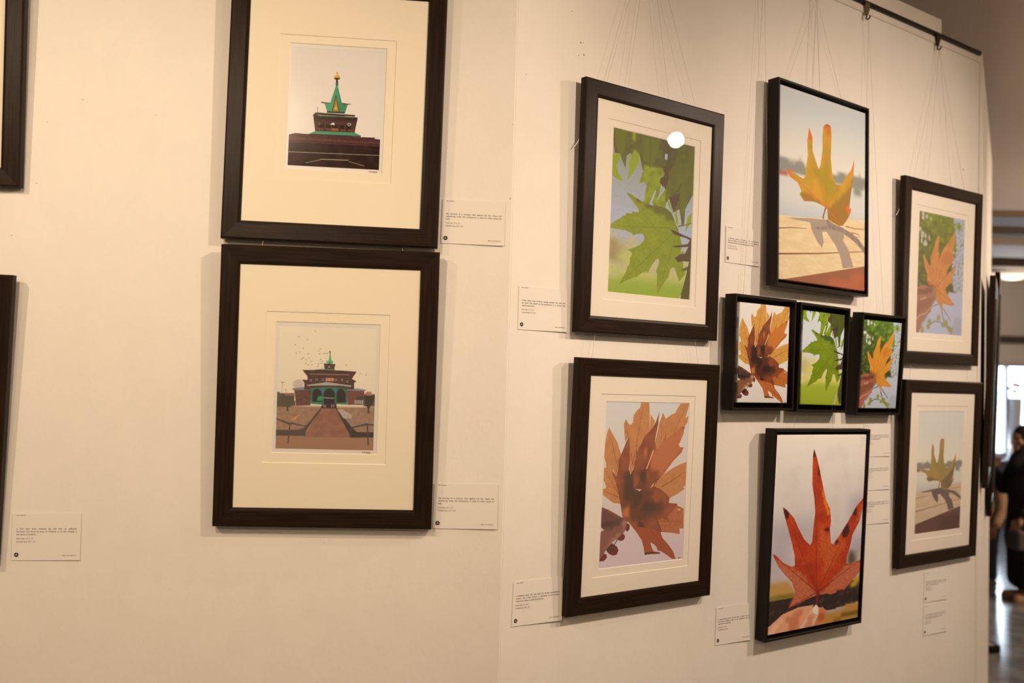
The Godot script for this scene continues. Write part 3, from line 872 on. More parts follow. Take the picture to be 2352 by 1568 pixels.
func paint_red(key: String, white: Color) -> void:
	var p := Print.new(720, 1000, 0, 1000, white)
	p.rows([[0, p.ink(226, 211, 186)], [350, p.ink(212, 197, 178)], [640, p.ink(200, 184, 172)], [1000, p.ink(180, 160, 140)]])
	var grey := p.ink(172, 160, 156, 0.75)
	for f in [[[207, 352], 40, 50], [[366, 451], 60, 60], [[179, 520], 140, 70], [[87, 627], 120, 80], [[887, 407], 80, 75], [[958, 607], 90, 110], [[745, 624], 60, 60], [[63, 682], 60, 40]]:
		p.spot(f[0], f[1], f[2], grey, false, 60)
	p.spot([881, 670], 55, 40, p.ink(95, 80, 62), false, 20)
	p.soft([-4, 726, 154, 727, 263, 788, 268, 842, -9, 823], p.ink(188, 142, 72), false, 16)
	p.soft([-2, 804, 251, 817, 269, 855, 1, 843], p.ink(130, 112, 40), false, 12)
	p.mottle(p.ink(190, 172, 150), 0.004, 0.22, 73, false, 3, 3.0)
	p.defocus(16)
	p.poly([-8, 833, 252, 829, 512, 841, 1027, 775, 1024, 909, 647, 929, 362, 883, 158, 922, -3, 963], p.ink(56, 43, 36))
	p.mottle(p.ink(110, 85, 60), 0.02, 0.6, 3, true, 3, 3.0)
	p.soft([878, 802, 1024, 744, 1030, 798, 881, 825], p.ink(190, 150, 52), false, 14)
	p.soft([585, 942, 776, 926, 1016, 907, 1019, 1023, 528, 1007], p.ink(192, 136, 62), false, 16)
	p.soft([715, 972, 1012, 954, 1015, 977, 685, 992], p.ink(130, 95, 40), false, 12)
	p.defocus(6)
	p.poly([393, 72, 433, 122, 470, 188, 509, 261, 556, 343, 609, 396, 623, 455, 616, 499, 635, 574, 660, 582, 735, 535, 826, 465, 918, 386, 1006, 340, 1007, 381, 961, 471, 884, 542, 865, 594, 830, 660, 825, 693, 884, 697, 1008, 681, 1003, 743, 942, 773, 847, 819, 808, 842, 718, 842, 654, 847, 622, 838, 535, 839, 496, 839, 405, 850, 315, 864, 198, 881, 225, 856, 265, 803, 222, 750, 137, 701, 76, 662, 5, 594, 42, 603, 117, 643, 215, 672, 248, 666, 239, 616, 203, 550, 152, 469, 118, 419, 88, 363, 136, 381, 213, 423, 263, 475, 329, 535, 400, 571, 422, 555, 429, 476, 441, 404, 423, 331, 393, 258, 386, 158, 385, 107], p.ink(196, 70, 30))
	p.mottle(p.ink(166, 50, 28), 0.008, 0.7, 5)
	p.soft([5, 594, 117, 643, 215, 672, 346, 716, 494, 821, 496, 843, 316, 868, 184, 885, 265, 803, 137, 701], p.ink(200, 112, 72), true, 14)
	p.soft([825, 693, 1017, 679, 1015, 744, 847, 822, 808, 846, 655, 850, 535, 840, 693, 755], p.ink(202, 112, 70), true, 14)
	p.soft([474, 463, 605, 513, 803, 553, 748, 654, 566, 760], p.ink(205, 92, 40), true, 24)
	p.soft([504, 261, 573, 358, 613, 411, 580, 424, 525, 349], p.ink(228, 125, 34), true, 8)
	p.soft([864, 511, 941, 447, 997, 366, 1007, 351, 983, 441], p.ink(205, 110, 70), true, 10)
	for f in [[[399, 93], 26, 26], [[458, 177], 14, 34], [[807, 512], 38, 34], [[784, 533], 26, 14], [[901, 414], 26, 26], [[702, 570], 20, 14], [[508, 408], 22, 6], [[580, 503], 26, 6], [[130, 391], 34, 30], [[766, 835], 50, 8]]:
		p.spot(f[0], f[1], f[2], p.ink(72, 32, 26), true, 8)
	fan(p, [507, 822], [[400, 90], [107, 376], [985, 350], [35, 610], [984, 688], [212, 877]], p.ink(120, 44, 26, 0.6), 7.0)
	p.mottle(p.ink(110, 40, 26), 0.05, 0.25, 6)
	p.poly([502, 818, 529, 824, 520, 892, 495, 890], p.ink(122, 42, 36))
	p.poly([518, 903, 581, 906, 619, 934, 591, 976, 546, 997, 482, 1006], p.ink(214, 128, 82))
	p.spot([571, 959], 40, 24, p.ink(186, 96, 58), true, 12)
	p.poly([-14, 1005, -11, 962, 142, 906, 302, 885, 473, 885, 422, 953, 351, 1001, 300, 1014], p.ink(228, 158, 112))
	p.soft([187, 924, 225, 1006, 285, 1012, 363, 890], p.ink(206, 124, 82), true, 14)
	p.soft([-9, 976, 143, 920, 173, 923, 50, 1003], p.ink(236, 180, 138), true, 14)
	p.poly([501, 884, 534, 905, 533, 941, 481, 996, 404, 1000, 329, 1002, 370, 963, 441, 911], p.ink(232, 182, 140))
	p.soft([429, 939, 490, 937, 466, 1001, 374, 999], p.ink(214, 140, 100), true, 12)
	p.poly([498, 888, 526, 905, 525, 940, 487, 933, 459, 907], p.ink(240, 216, 186))
	textures[key] = p.finish()

func paint_spire(key: String, white: Color) -> void:
	var p := Print.new(760, 1000, 0, 1000, white)
	p.rows([[0, p.ink(229, 208, 178)], [700, p.ink(232, 213, 182)], [1000, p.ink(232, 213, 182)]])
	var dk := p.ink(64, 40, 30)
	p.poly([-9, 743, 74, 734, 231, 727, 1005, 740, 1008, 1006, -11, 1003], p.ink(60, 37, 27))
	p.mottle(p.ink(42, 26, 20), 0.008, 0.7, 3)
	p.poly([-9, 743, 71, 726, 231, 730, 779, 730, 946, 727, 939, 739, 1005, 740, 1004, 802, -7, 805], p.ink(86, 50, 42))
	p.mottle(p.ink(64, 38, 32), 0.03, 0.6, 4)
	for i in 76:
		var f := i / 76.0
		p.poly([8 + f * 984, 757 + f * 6, 13 + f * 984, 757 + f * 6, 11 + f * 984, 782 + f * 6], p.ink(116, 72, 62))
	p.line([-7, 775, 1002, 774], 6, p.ink(112, 68, 60))
	p.poly([-2, 884, 1004, 874, 1004, 879, -1, 890], p.ink(150, 142, 112))
	p.poly([355, 932, 661, 928, 662, 935, 355, 939], p.ink(160, 145, 112))
	p.poly([192, 970, 355, 937, 358, 943, 196, 975], p.ink(140, 125, 95))
	p.poly([662, 938, 840, 970, 838, 976, 662, 944], p.ink(140, 122, 90))
	p.poly([254, 564, 744, 564, 716, 696, 284, 701], p.ink(84, 54, 40))
	p.soft([258, 570, 739, 566, 736, 600, 266, 612], p.ink(62, 40, 30), true, 16)
	p.poly([307, 639, 697, 636, 690, 694, 311, 696], p.ink(50, 31, 24))
	for q in [[[316, 670]], [[404, 669]], [[560, 669]], [[642, 669]]]:
		var e: Array = q[0]
		p.poly([e[0] - 4, e[1], e[0] + 62, e[1] + 2, e[0] + 62, e[1] + 24, e[0] - 4, e[1] + 22], p.ink(112, 62, 44))
	p.poly([462, 667, 544, 668, 545, 690, 463, 690], p.ink(152, 86, 52))
	for q in [[307, 644], [391, 640], [459, 637], [539, 638], [609, 638], [684, 636]]:
		p.poly([q[0] - 5, q[1], q[0] + 5, q[1], q[0] + 5, q[1] + 50, q[0] - 5, q[1] + 50], p.ink(96, 62, 48))
	p.poly([439, 638, 474, 619, 495, 627, 490, 643, 470, 639], p.ink(214, 204, 178))
	p.dot([653, 628], 20, 15, p.ink(160, 152, 132))
	p.dot([653, 628], 9, 7, p.ink(70, 54, 44))
	p.dot([328, 639], 9, 7, p.ink(130, 110, 80))
	p.poly([223, 725, 284, 700, 716, 694, 786, 717, 787, 723], p.ink(78, 140, 96))
	p.poly([220, 725, 787, 720, 784, 729, 220, 732], p.ink(70, 46, 38))
	p.poly([283, 542, 713, 545, 709, 561, 689, 560, 312, 562, 250, 565, 257, 560], p.ink(74, 50, 40))
	p.poly([312, 564, 602, 560, 602, 567, 313, 572], p.ink(78, 124, 88))
	p.poly([337, 453, 435, 454, 490, 303, 508, 302, 563, 452, 660, 453, 627, 461, 600, 538, 409, 540, 374, 463], p.ink(82, 150, 100))
	p.soft([507, 306, 572, 452, 627, 461, 600, 538, 534, 533], p.ink(66, 130, 86), true, 10)
	p.line([337, 454, 375, 457, 435, 456], 12, p.ink(90, 60, 48))
	p.line([563, 454, 627, 457, 660, 454], 12, p.ink(110, 60, 48))
	p.poly([494, 378, 540, 522, 458, 522], p.ink(62, 46, 24))
	p.poly([495, 401, 532, 521, 465, 521], p.ink(172, 122, 48))
	p.poly([498, 467, 515, 508, 484, 508], p.ink(206, 172, 74))
	p.poly([402, 526, 596, 526, 597, 538, 403, 538], dk)
	p.poly([484, 280, 513, 278, 515, 307, 486, 308], p.ink(62, 112, 78))
	p.poly([489, 243, 506, 242, 510, 280, 488, 281], p.ink(54, 44, 34))
	p.dot([498, 242], 32, 14, p.ink(74, 54, 38))
	p.poly([462, 240, 470, 221, 487, 212, 506, 211, 524, 219, 532, 237], p.ink(218, 164, 64))
	p.poly([496, 184, 513, 196, 498, 211, 480, 198], p.ink(218, 164, 64))
	p.poly([296, 492, 301, 492, 307, 559, 301, 559], p.ink(120, 90, 70))
	textures[key] = p.finish()

func paint_shrine(key: String, white: Color) -> void:
	var p := Print.new(800, 1000, 0, 1000, white)
	p.rows([[0, p.ink(226, 200, 158)], [600, p.ink(224, 196, 154)], [640, p.ink(216, 186, 146)], [660, p.ink(150, 110, 78)], [1000, p.ink(152, 106, 72)]])
	var rng := RandomNumberGenerator.new()
	rng.seed = 9
	for q in [[370, 39], [205, 85], [291, 106], [167, 151], [251, 177], [217, 210], [181, 219], [297, 221], [422, 178], [409, 196], [417, 219], [459, 215], [478, 215], [498, 214], [313, 257], [253, 256], [285, 272], [238, 266], [335, 283], [450, 280], [441, 295], [305, 310], [344, 309], [404, 321], [452, 335], [696, 303], [432, 265], [411, 302], [904, 379], [841, 369], [281, 298]]:
		p.poly([q[0] - 9, q[1] - 3, q[0], q[1] + 2, q[0] + 8, q[1] - 4, q[0] + 3, q[1] + 6, q[0] - 4, q[1] + 5], p.ink(112, 96, 76))
	p.line([53, 461, 48, 502, 44, 550], 6, p.ink(150, 130, 105))
	p.line([37, 459, 54, 466, 72, 458], 8, p.ink(130, 110, 90))
	p.line([86, 513, 90, 548], 6, p.ink(150, 125, 100))
	p.spot([214, 477], 55, 42, p.ink(192, 166, 138), false, 8)
	p.soft([-8, 538, 40, 550, 173, 549, 186, 647, 120, 659, -4, 662], p.ink(88, 72, 52), false, 6)
	p.poly([78, 551, 173, 544, 174, 566, 79, 572], p.ink(142, 88, 68))
	p.soft([886, 540, 1011, 541, 1010, 642, 890, 639], p.ink(92, 72, 56), false, 6)
	p.spot([934, 535], 30, 20, p.ink(160, 110, 92), false, 6)
	p.poly([172, 522, 344, 511, 341, 642, 196, 649, 178, 545], p.ink(106, 62, 48))
	p.mottle(p.ink(70, 44, 36), 0.02, 0.6, 3)
	p.poly([145, 508, 276, 495, 351, 503, 346, 517, 165, 522], p.ink(122, 118, 114))
	p.poly([712, 510, 890, 509, 892, 629, 721, 631], p.ink(112, 62, 52))
	p.poly([800, 561, 887, 559, 886, 616, 803, 618], p.ink(74, 56, 46))
	for x in 5: p.poly([795 + x * 19, 590, 804 + x * 19, 590, 804 + x * 19, 622, 795 + x * 19, 622], p.ink(198, 184, 160))
	p.poly([705, 506, 812, 495, 918, 506, 892, 514, 712, 514], p.ink(124, 124, 126))
	p.poly([247, 435, 305, 436, 300, 405, 248, 356, 357, 355, 424, 347, 692, 354, 805, 358, 757, 417, 808, 440, 782, 448, 784, 504, 275, 516, 273, 459], p.ink(84, 49, 39))
	p.mottle(p.ink(58, 34, 28), 0.02, 0.6, 5)
	p.poly([325, 385, 731, 383, 732, 389, 325, 391], p.ink(142, 118, 88))
	for q in [[339, 439], [395, 430], [460, 432], [594, 429], [656, 429], [712, 441]]:
		p.poly([q[0] - 11, q[1] - 11, q[0] + 11, q[1] - 11, q[0] + 11, q[1] + 11, q[0] - 11, q[1] + 11], p.ink(134, 100, 84))
		p.poly([q[0] - 2, q[1] - 11, q[0] + 2, q[1] - 11, q[0] + 2, q[1] + 11, q[0] - 2, q[1] + 11], p.ink(84, 52, 42))
	p.poly([488, 416, 572, 415, 572, 441, 489, 443], p.ink(202, 132, 92))
	for q in [[510, 417], [546, 416]]: p.poly([q[0] - 3, q[1], q[0] + 3, q[1], q[0] + 3, q[1] + 26, q[0] - 3, q[1] + 26], p.ink(90, 52, 40))
	p.poly([339, 503, 462, 491, 591, 488, 714, 502, 718, 629, 597, 628, 472, 635, 343, 629], p.ink(44, 100, 62))
	for q in [[362, 624, 359, 541, 372, 518, 403, 504, 435, 516, 454, 538, 459, 622], [477, 638, 474, 538, 497, 511, 527, 499, 559, 509, 586, 535, 591, 636], [608, 623, 605, 535, 621, 509, 646, 498, 674, 510, 697, 533, 704, 617]]: p.poly(q, p.ink(36, 29, 27))
	p.poly([413, 570, 455, 563, 462, 603, 409, 604], p.ink(44, 128, 70))
	p.poly([347, 613, 462, 614, 462, 624, 348, 623], p.ink(44, 122, 70))
	p.poly([606, 617, 713, 612, 713, 624, 606, 628], p.ink(44, 122, 70))
	p.poly([453, 499, 472, 498, 472, 538, 459, 538], p.ink(62, 100, 150))
	p.poly([586, 496, 603, 495, 603, 535, 590, 535], p.ink(62, 100, 150))
	p.poly([470, 576, 585, 577, 585, 583, 470, 582], p.ink(160, 150, 130))
	p.poly([295, 478, 413, 462, 504, 449, 638, 462, 759, 474, 745, 484, 639, 475, 414, 479, 305, 486], p.ink(168, 152, 128))
	p.poly([468, 301, 582, 303, 573, 347, 473, 348], p.ink(82, 52, 42))
	p.poly([464, 299, 585, 301, 583, 307, 464, 307], p.ink(60, 40, 34))
	p.dot([520, 325], 7, 6, p.ink(190, 175, 150))
	p.poly([468, 343, 579, 345, 579, 351, 468, 350], p.ink(70, 140, 92))
	p.poly([486, 276, 512, 278, 522, 225, 530, 225, 545, 277, 564, 274, 552, 299, 498, 300], p.ink(82, 156, 100))
	p.poly([525, 282, 535, 298, 516, 299], p.ink(120, 70, 50))
	p.poly([521, 193, 527, 193, 530, 226, 521, 227], p.ink(90, 64, 46))
	p.dot([524, 204], 9, 7, p.ink(120, 80, 50))
	p.poly([-6, 662, 446, 660, 288, 828, 222, 844, -3, 849], p.ink(156, 117, 84))
	p.mottle(p.ink(132, 96, 68), 0.02, 0.6, 6)
	p.poly([609, 661, 1006, 646, 1004, 852, 826, 852, 767, 810], p.ink(156, 117, 86))
	p.mottle(p.ink(132, 96, 68), 0.02, 0.6, 7)
	p.poly([448, 667, 605, 663, 765, 899, 292, 902], p.ink(146, 94, 68))
	p.mottle(p.ink(124, 80, 58), 0.012, 0.6, 8)
	p.poly([445, 663, 454, 676, 312, 839, 292, 893, -4, 896, -3, 849, 222, 844, 288, 826], p.ink(82, 64, 50))
	p.poly([601, 665, 612, 663, 767, 810, 826, 852, 1005, 851, 1003, 893, 760, 899, 748, 868], p.ink(58, 47, 35))
	p.poly([463, 630, 606, 626, 612, 663, 445, 665], p.ink(48, 36, 32))
	for q in [[478, 643], [494, 648], [559, 644], [580, 641]]: p.dot(q, 9, 13, p.ink(130, 100, 86))
	p.poly([99, 661, 116, 660, 121, 692, 100, 693], p.ink(84, 62, 44))
	p.poly([36, 573, 172, 566, 169, 644, 115, 666, 41, 639], p.ink(78, 68, 46))
	p.poly([929, 657, 945, 657, 949, 696, 928, 697], p.ink(70, 48, 34))
	p.poly([890, 554, 995, 552, 986, 602, 940, 666, 904, 627], p.ink(56, 46, 31))
	p.poly([144, 766, 189, 742, 234, 721, 190, 761], p.ink(218, 132, 46))
	p.poly([617, 672, 665, 669, 774, 714, 769, 742, 687, 744], p.ink(178, 152, 128))
	p.mottle(p.ink(122, 92, 80), 0.04, 0.8, 9, true, 2, 3.0)
	for q in [[-1, 753, 143, 791, 158, 787, 313, 812, 309, 820, 158, 799, 139, 806, 0, 763], [134, 801, 147, 800, 131, 957, 119, 957], [755, 814, 919, 780, 1006, 788, 1007, 798, 925, 795, 762, 824], [923, 789, 940, 788, 954, 957, 940, 957], [759, 814, 768, 814, 771, 899, 762, 899], [303, 816, 310, 816, 298, 900, 292, 900]]: p.poly(q, p.ink(72, 62, 52))
	textures[key] = p.finish()

func paint_lake(key: String, white: Color) -> void:
	# the print at the left edge: a lone boat between sky and lake
	var p := Print.new(400, 560, 0, 1000, white)
	p.rows([[0, p.ink(222, 200, 170)], [480, p.ink(214, 190, 160)], [500, p.ink(170, 152, 130)], [1000, p.ink(196, 172, 144)]])
	p.soft([0, 455, 300, 440, 620, 462, 1000, 445, 1000, 500, 0, 500], p.ink(140, 128, 112), false, 10)
	p.poly([330, 640, 420, 668, 600, 668, 690, 636, 640, 690, 400, 690], p.ink(70, 52, 40))
	textures[key] = p.finish()

# ------------------------------------------------------------------ figures: a field of tapered capsules, meshed as surface nets
func field_mesh(st: SurfaceTool, bones: Array, cell: float, k: float, xf := Transform3D.IDENTITY) -> void:
	var lo := Vector3.ONE * 1e9
	var hi := -lo
	for b in bones:
		for e in [[b[0], b[2]], [b[1], b[3]]]:
			lo = lo.min(e[0] - Vector3.ONE * (e[1] + cell * 3)); hi = hi.max(e[0] + Vector3.ONE * (e[1] + cell * 3))
	var nx := int((hi.x - lo.x) / cell) + 2
	var ny := int((hi.y - lo.y) / cell) + 2
	var nz := int((hi.z - lo.z) / cell) + 2
	var f := PackedFloat32Array()
	f.resize(nx * ny * nz)
	f.fill(1.0)
	for b in bones:
		var a: Vector3 = b[0]
		var c: Vector3 = b[1]
		var ra: float = b[2]
		var rc: float = b[3]
		var m := maxf(ra, rc) + k + cell * 2
		var i0 := Vector3i(((a.min(c) - Vector3.ONE * m) - lo) / cell).maxi(0)
		var i1 := Vector3i(((a.max(c) + Vector3.ONE * m) - lo) / cell)
		var ac := c - a
		var l2 := maxf(ac.length_squared(), 1e-9)
		for z in range(i0.z, mini(i1.z + 1, nz)):
			for y in range(i0.y, mini(i1.y + 1, ny)):
				for x in range(i0.x, mini(i1.x + 1, nx)):
					var p := lo + Vector3(x, y, z) * cell
					var t := clampf((p - a).dot(ac) / l2, 0, 1)
					var d := (p - a - ac * t).length() - lerpf(ra, rc, t)
					var at := x + nx * (y + ny * z)
					var o := f[at]
					var hh := maxf(k - absf(o - d), 0.0) / k
					f[at] = minf(o, d) - hh * hh * k * 0.25
	var where := {}
	var verts := PackedVector3Array()
	var sx := 1
	var sy := nx
	var sz := nx * ny
	for z in nz - 1:
		for y in ny - 1:
			for x in nx - 1:
				var at := x + nx * (y + ny * z)
				var v := [f[at], f[at + sx], f[at + sy], f[at + sx + sy], f[at + sz], f[at + sz + sx], f[at + sz + sy], f[at + sz + sx + sy]]
				var neg := 0
				for q in v: neg += 1 if q < 0 else 0
				if neg == 0 or neg == 8: continue
				var sum := Vector3.ZERO
				var n := 0
				for e in [[0, 1], [2, 3], [4, 5], [6, 7], [0, 2], [1, 3], [4, 6], [5, 7], [0, 4], [1, 5], [2, 6], [3, 7]]:
					var a: float = v[e[0]]
					var b: float = v[e[1]]
					if (a < 0) != (b < 0):
						var t := a / (a - b)
						var pa := Vector3(e[0] & 1, (e[0] >> 1) & 1, e[0] >> 2)
						var pb := Vector3(e[1] & 1, (e[1] >> 1) & 1, e[1] >> 2)
						sum += pa.lerp(pb, t)
						n += 1
				where[at] = verts.size()
				verts.append(xf * (lo + (Vector3(x, y, z) + sum / n) * cell))
	st.set_smooth_group(0)
	for at in where:
		for ax in 3:
			var s: int = [sx, sy, sz][ax]
			var s1: int = [sy, sz, sx][ax]
			var s2: int = [sz, sx, sy][ax]
			# the edge from this cell's low corner along ax
			if at + s >= f.size() or (f[at] < 0) == (f[at + s] < 0): continue
			var q := [at, at - s1, at - s1 - s2, at - s2]
			if not (where.has(q[1]) and where.has(q[2]) and where.has(q[3])): continue
			if f[at] < 0: q.reverse()
			for i in [0, 1, 2, 0, 2, 3]: st.add_vertex(verts[where[q[i]]])

func hand_bones(wrist: Vector3, palm: Vector3, side: Vector3, curl: Vector3) -> Array:
	# palm: direction from the wrist to the knuckles; side: toward the thumb; curl: the way the fingers bend
	var out: Array = [[wrist, wrist + palm * 0.035 + side * 0.014, 0.021, 0.02], [wrist, wrist + palm * 0.04 - side * 0.014, 0.021, 0.019], [wrist + palm * 0.04, wrist + palm * 0.07 + side * 0.018, 0.02, 0.014], [wrist + palm * 0.04, wrist + palm * 0.07 - side * 0.022, 0.02, 0.013]]
	for i in 4:
		var base := wrist + palm * 0.072 + side * (0.03 - 0.019 * i)
		var l: float = [0.068, 0.076, 0.07, 0.055][i]
		var mid := base + (palm * 0.8 + curl * 0.5).normalized() * l * 0.45
		var tip := mid + (palm * 0.2 + curl).normalized() * l * 0.5
		out.append([base - palm * 0.015, mid, 0.0088, 0.0082])
		out.append([mid, tip, 0.0082, 0.0068])
	var t0 := wrist + palm * 0.02 + side * 0.022
	var t1 := t0 + (palm * 0.6 + side * 0.75).normalized() * 0.034
	out.append([t0, t1, 0.012, 0.0095])
	out.append([t1, t1 + (palm * 0.8 + curl * 0.5).normalized() * 0.03, 0.0095, 0.0075])
	return out

func head_bones(c: Vector3, s: float) -> Array:
	# c: middle of the head, facing +z; s: scale
	var v := func(x: float, y: float, z: float) -> Vector3: return c + Vector3(x, y, z) * s
	var out: Array = [[v.call(0, 0.035, -0.025), v.call(0, 0.03, 0.012), 0.078 * s, 0.074 * s], [v.call(0, -0.02, 0.02), v.call(0, -0.07, 0.045), 0.062 * s, 0.04 * s], [v.call(0, -0.09, 0.058), v.call(0, -0.092, 0.062), 0.024 * s, 0.022 * s]]
	out.append([v.call(0, 0.012, 0.083), v.call(0, -0.026, 0.102), 0.009 * s, 0.012 * s])      # nose
	out.append([v.call(-0.013, -0.029, 0.093), v.call(0.013, -0.029, 0.093), 0.009 * s, 0.009 * s])
	out.append([v.call(-0.018, -0.055, 0.081), v.call(0.018, -0.055, 0.081), 0.009 * s, 0.009 * s])   # lips
	for e in [-1.0, 1.0]:
		out.append([v.call(e * 0.016, 0.028, 0.081), v.call(e * 0.042, 0.026, 0.068), 0.010 * s, 0.010 * s])      # brow
		out.append([v.call(e * 0.04, -0.02, 0.055), v.call(e * 0.045, -0.03, 0.045), 0.024 * s, 0.024 * s])      # cheek
		out.append([v.call(e * 0.078, 0.015, -0.01), v.call(e * 0.08, -0.025, -0.004), 0.012 * s, 0.009 * s])      # ear
	return out

func person(called: String, label: String, at: Vector3, turn: float, s: float, skin: Material, garment: Material, cover: Material, shoe: Material, robe: bool) -> Node3D:
	var o := thing(called, label, "person", Transform3D(Basis(Vector3.UP, turn), at))
	var v := func(x: float, y: float, z: float) -> Vector3: return Vector3(x, y, z) * s
	var head: Vector3 = v.call(0, 1.43, 0.03)
	var rw: Vector3 = v.call(-0.10, 1.17, 0.27)
	var lw: Vector3 = v.call(0.22, 0.74, 0.17)
	var body: Array = [[v.call(0, 1.33, 0.0), v.call(0, 1.25, -0.01), 0.05 * s, 0.06 * s], [v.call(0, 1.2, -0.01), v.call(0, 0.98, 0.0), 0.11 * s, 0.105 * s], [v.call(0, 0.98, 0), v.call(0, 0.84, 0), 0.105 * s, 0.12 * s], [v.call(-0.14, 1.23, -0.01), v.call(0.14, 1.23, -0.01), 0.055 * s, 0.055 * s]]
	for e in [-1.0, 1.0]:
		body.append([v.call(e * 0.085, 0.82, 0), v.call(e * 0.085, 0.44, 0.015), 0.082 * s, 0.056 * s])
		body.append([v.call(e * 0.085, 0.44, 0.015), v.call(e * 0.08, 0.09, -0.015), 0.054 * s, 0.034 * s])
		body.append([v.call(e * 0.08, 0.05, -0.02), v.call(e * 0.095, 0.03, 0.12), 0.032 * s, 0.024 * s])
	body.append([v.call(-0.17, 1.23, -0.01), v.call(-0.23, 0.99, 0.08), 0.046 * s, 0.037 * s])
	body.append([v.call(-0.23, 0.99, 0.08), rw, 0.036 * s, 0.025 * s])
	body.append([v.call(0.17, 1.23, -0.01), v.call(0.22, 0.97, 0.0), 0.046 * s, 0.037 * s])
	body.append([v.call(0.22, 0.97, 0.0), lw, 0.036 * s, 0.025 * s])
	var st := start()
	field_mesh(st, body, 0.016 * s, 0.04 * s)
	field_mesh(st, head_bones(head, s), 0.006, 0.018 * s)
	field_mesh(st, hand_bones(rw, Vector3(0.55, 0.75, -0.1).normalized(), Vector3(0.3, -0.2, -0.9).normalized(), Vector3(0.6, 0.2, -0.6).normalized()), 0.004, 0.008)
	field_mesh(st, hand_bones(lw, Vector3(0.05, -0.75, 0.6).normalized(), Vector3(-0.6, 0.1, 0.5).normalized(), Vector3(-0.5, -0.5, -0.4).normalized()), 0.004, 0.008)
	part("body", done(st), skin, o)
	for e in [-1.0, 1.0]:
		var ey := start()
		field_mesh(ey, [[head + Vector3(e * 0.028, 0.005, 0.074) * s, head + Vector3(e * 0.034, 0.005, 0.072) * s, 0.007 * s, 0.007 * s]], 0.003, 0.002)
		part("eye", done(ey), M.black, o)
	var cl: Array = [[v.call(0, 1.26, -0.01), v.call(0, 1.0, 0.005), 0.115 * s, 0.135 * s], [v.call(-0.14, 1.24, -0.01), v.call(0.14, 1.24, -0.01), 0.066 * s, 0.066 * s]]
	cl.append_array([[v.call(-0.17, 1.23, -0.01), v.call(-0.24, 0.98, 0.08), 0.064 * s, 0.058 * s], [v.call(-0.24, 0.98, 0.08), v.call(-0.13, 1.14, 0.24), 0.058 * s, 0.05 * s], [v.call(0.17, 1.23, -0.01), v.call(0.23, 0.96, 0.0), 0.064 * s, 0.058 * s], [v.call(0.23, 0.96, 0), v.call(0.222, 0.79, 0.13), 0.058 * s, 0.052 * s]])
	if robe:
		cl.append([v.call(0, 1.0, 0.005), v.call(0, 0.55, 0.0), 0.14 * s, 0.17 * s])
		for e in [-1.0, 1.0]: cl.append([v.call(e * 0.06, 0.6, 0), v.call(e * 0.1, 0.2, -0.01), 0.13 * s, 0.115 * s])
	else:
		cl.append([v.call(0, 1.0, 0.005), v.call(0, 0.72, 0.0), 0.13 * s, 0.15 * s])
	var cs := start()
	field_mesh(cs, cl, 0.016 * s, 0.05 * s)
	part("robe" if robe else "coat", done(cs), garment, o)
	if not robe:
		var tr: Array = []
		for e in [-1.0, 1.0]: tr.append_array([[v.call(e * 0.085, 0.8, 0), v.call(e * 0.085, 0.44, 0.015), 0.095 * s, 0.07 * s], [v.call(e * 0.085, 0.44, 0.015), v.call(e * 0.082, 0.12, -0.01), 0.068 * s, 0.058 * s]])
		var ts := start()
		field_mesh(ts, tr, 0.016 * s, 0.03 * s)
		part("trousers", done(ts), M.cloth_dark, o)
	var hd: Array = [[head + Vector3(0, 0.035, -0.045) * s, head + Vector3(0, 0.04, -0.005) * s, 0.09 * s, 0.088 * s]]
	if robe: hd.append_array([[head + Vector3(0, -0.02, -0.03) * s, head + Vector3(0, -0.15, -0.02) * s, 0.088 * s, 0.085 * s], [head + Vector3(0, -0.15, -0.02) * s, head + Vector3(0, -0.24, 0.01) * s, 0.1 * s, 0.12 * s]])
	else: hd.append_array([[head + Vector3(0, 0.0, -0.06) * s, head + Vector3(0, -0.16, -0.075) * s, 0.085 * s, 0.06 * s], [head + Vector3(0.07, 0, -0.03) * s, head + Vector3(0.08, -0.14, -0.02) * s, 0.03 * s, 0.024 * s], [head + Vector3(-0.07, 0, -0.03) * s, head + Vector3(-0.08, -0.14, -0.02) * s, 0.03 * s, 0.024 * s]])
	var hs := start()
	field_mesh(hs, hd, 0.008, 0.03 * s)
	part("headscarf" if robe else "hair", done(hs), cover, o)
	for e in [-1.0, 1.0]:
		var sh := start()
		field_mesh(sh, [[v.call(e * 0.08, 0.045, -0.03), v.call(e * 0.095, 0.04, 0.12), 0.043 * s, 0.037 * s], [v.call(e * 0.08, 0.02, -0.03), v.call(e * 0.097, 0.018, 0.13), 0.04 * s, 0.038 * s]], 0.008, 0.02)
		part("shoe", done(sh), shoe, o)
	return o

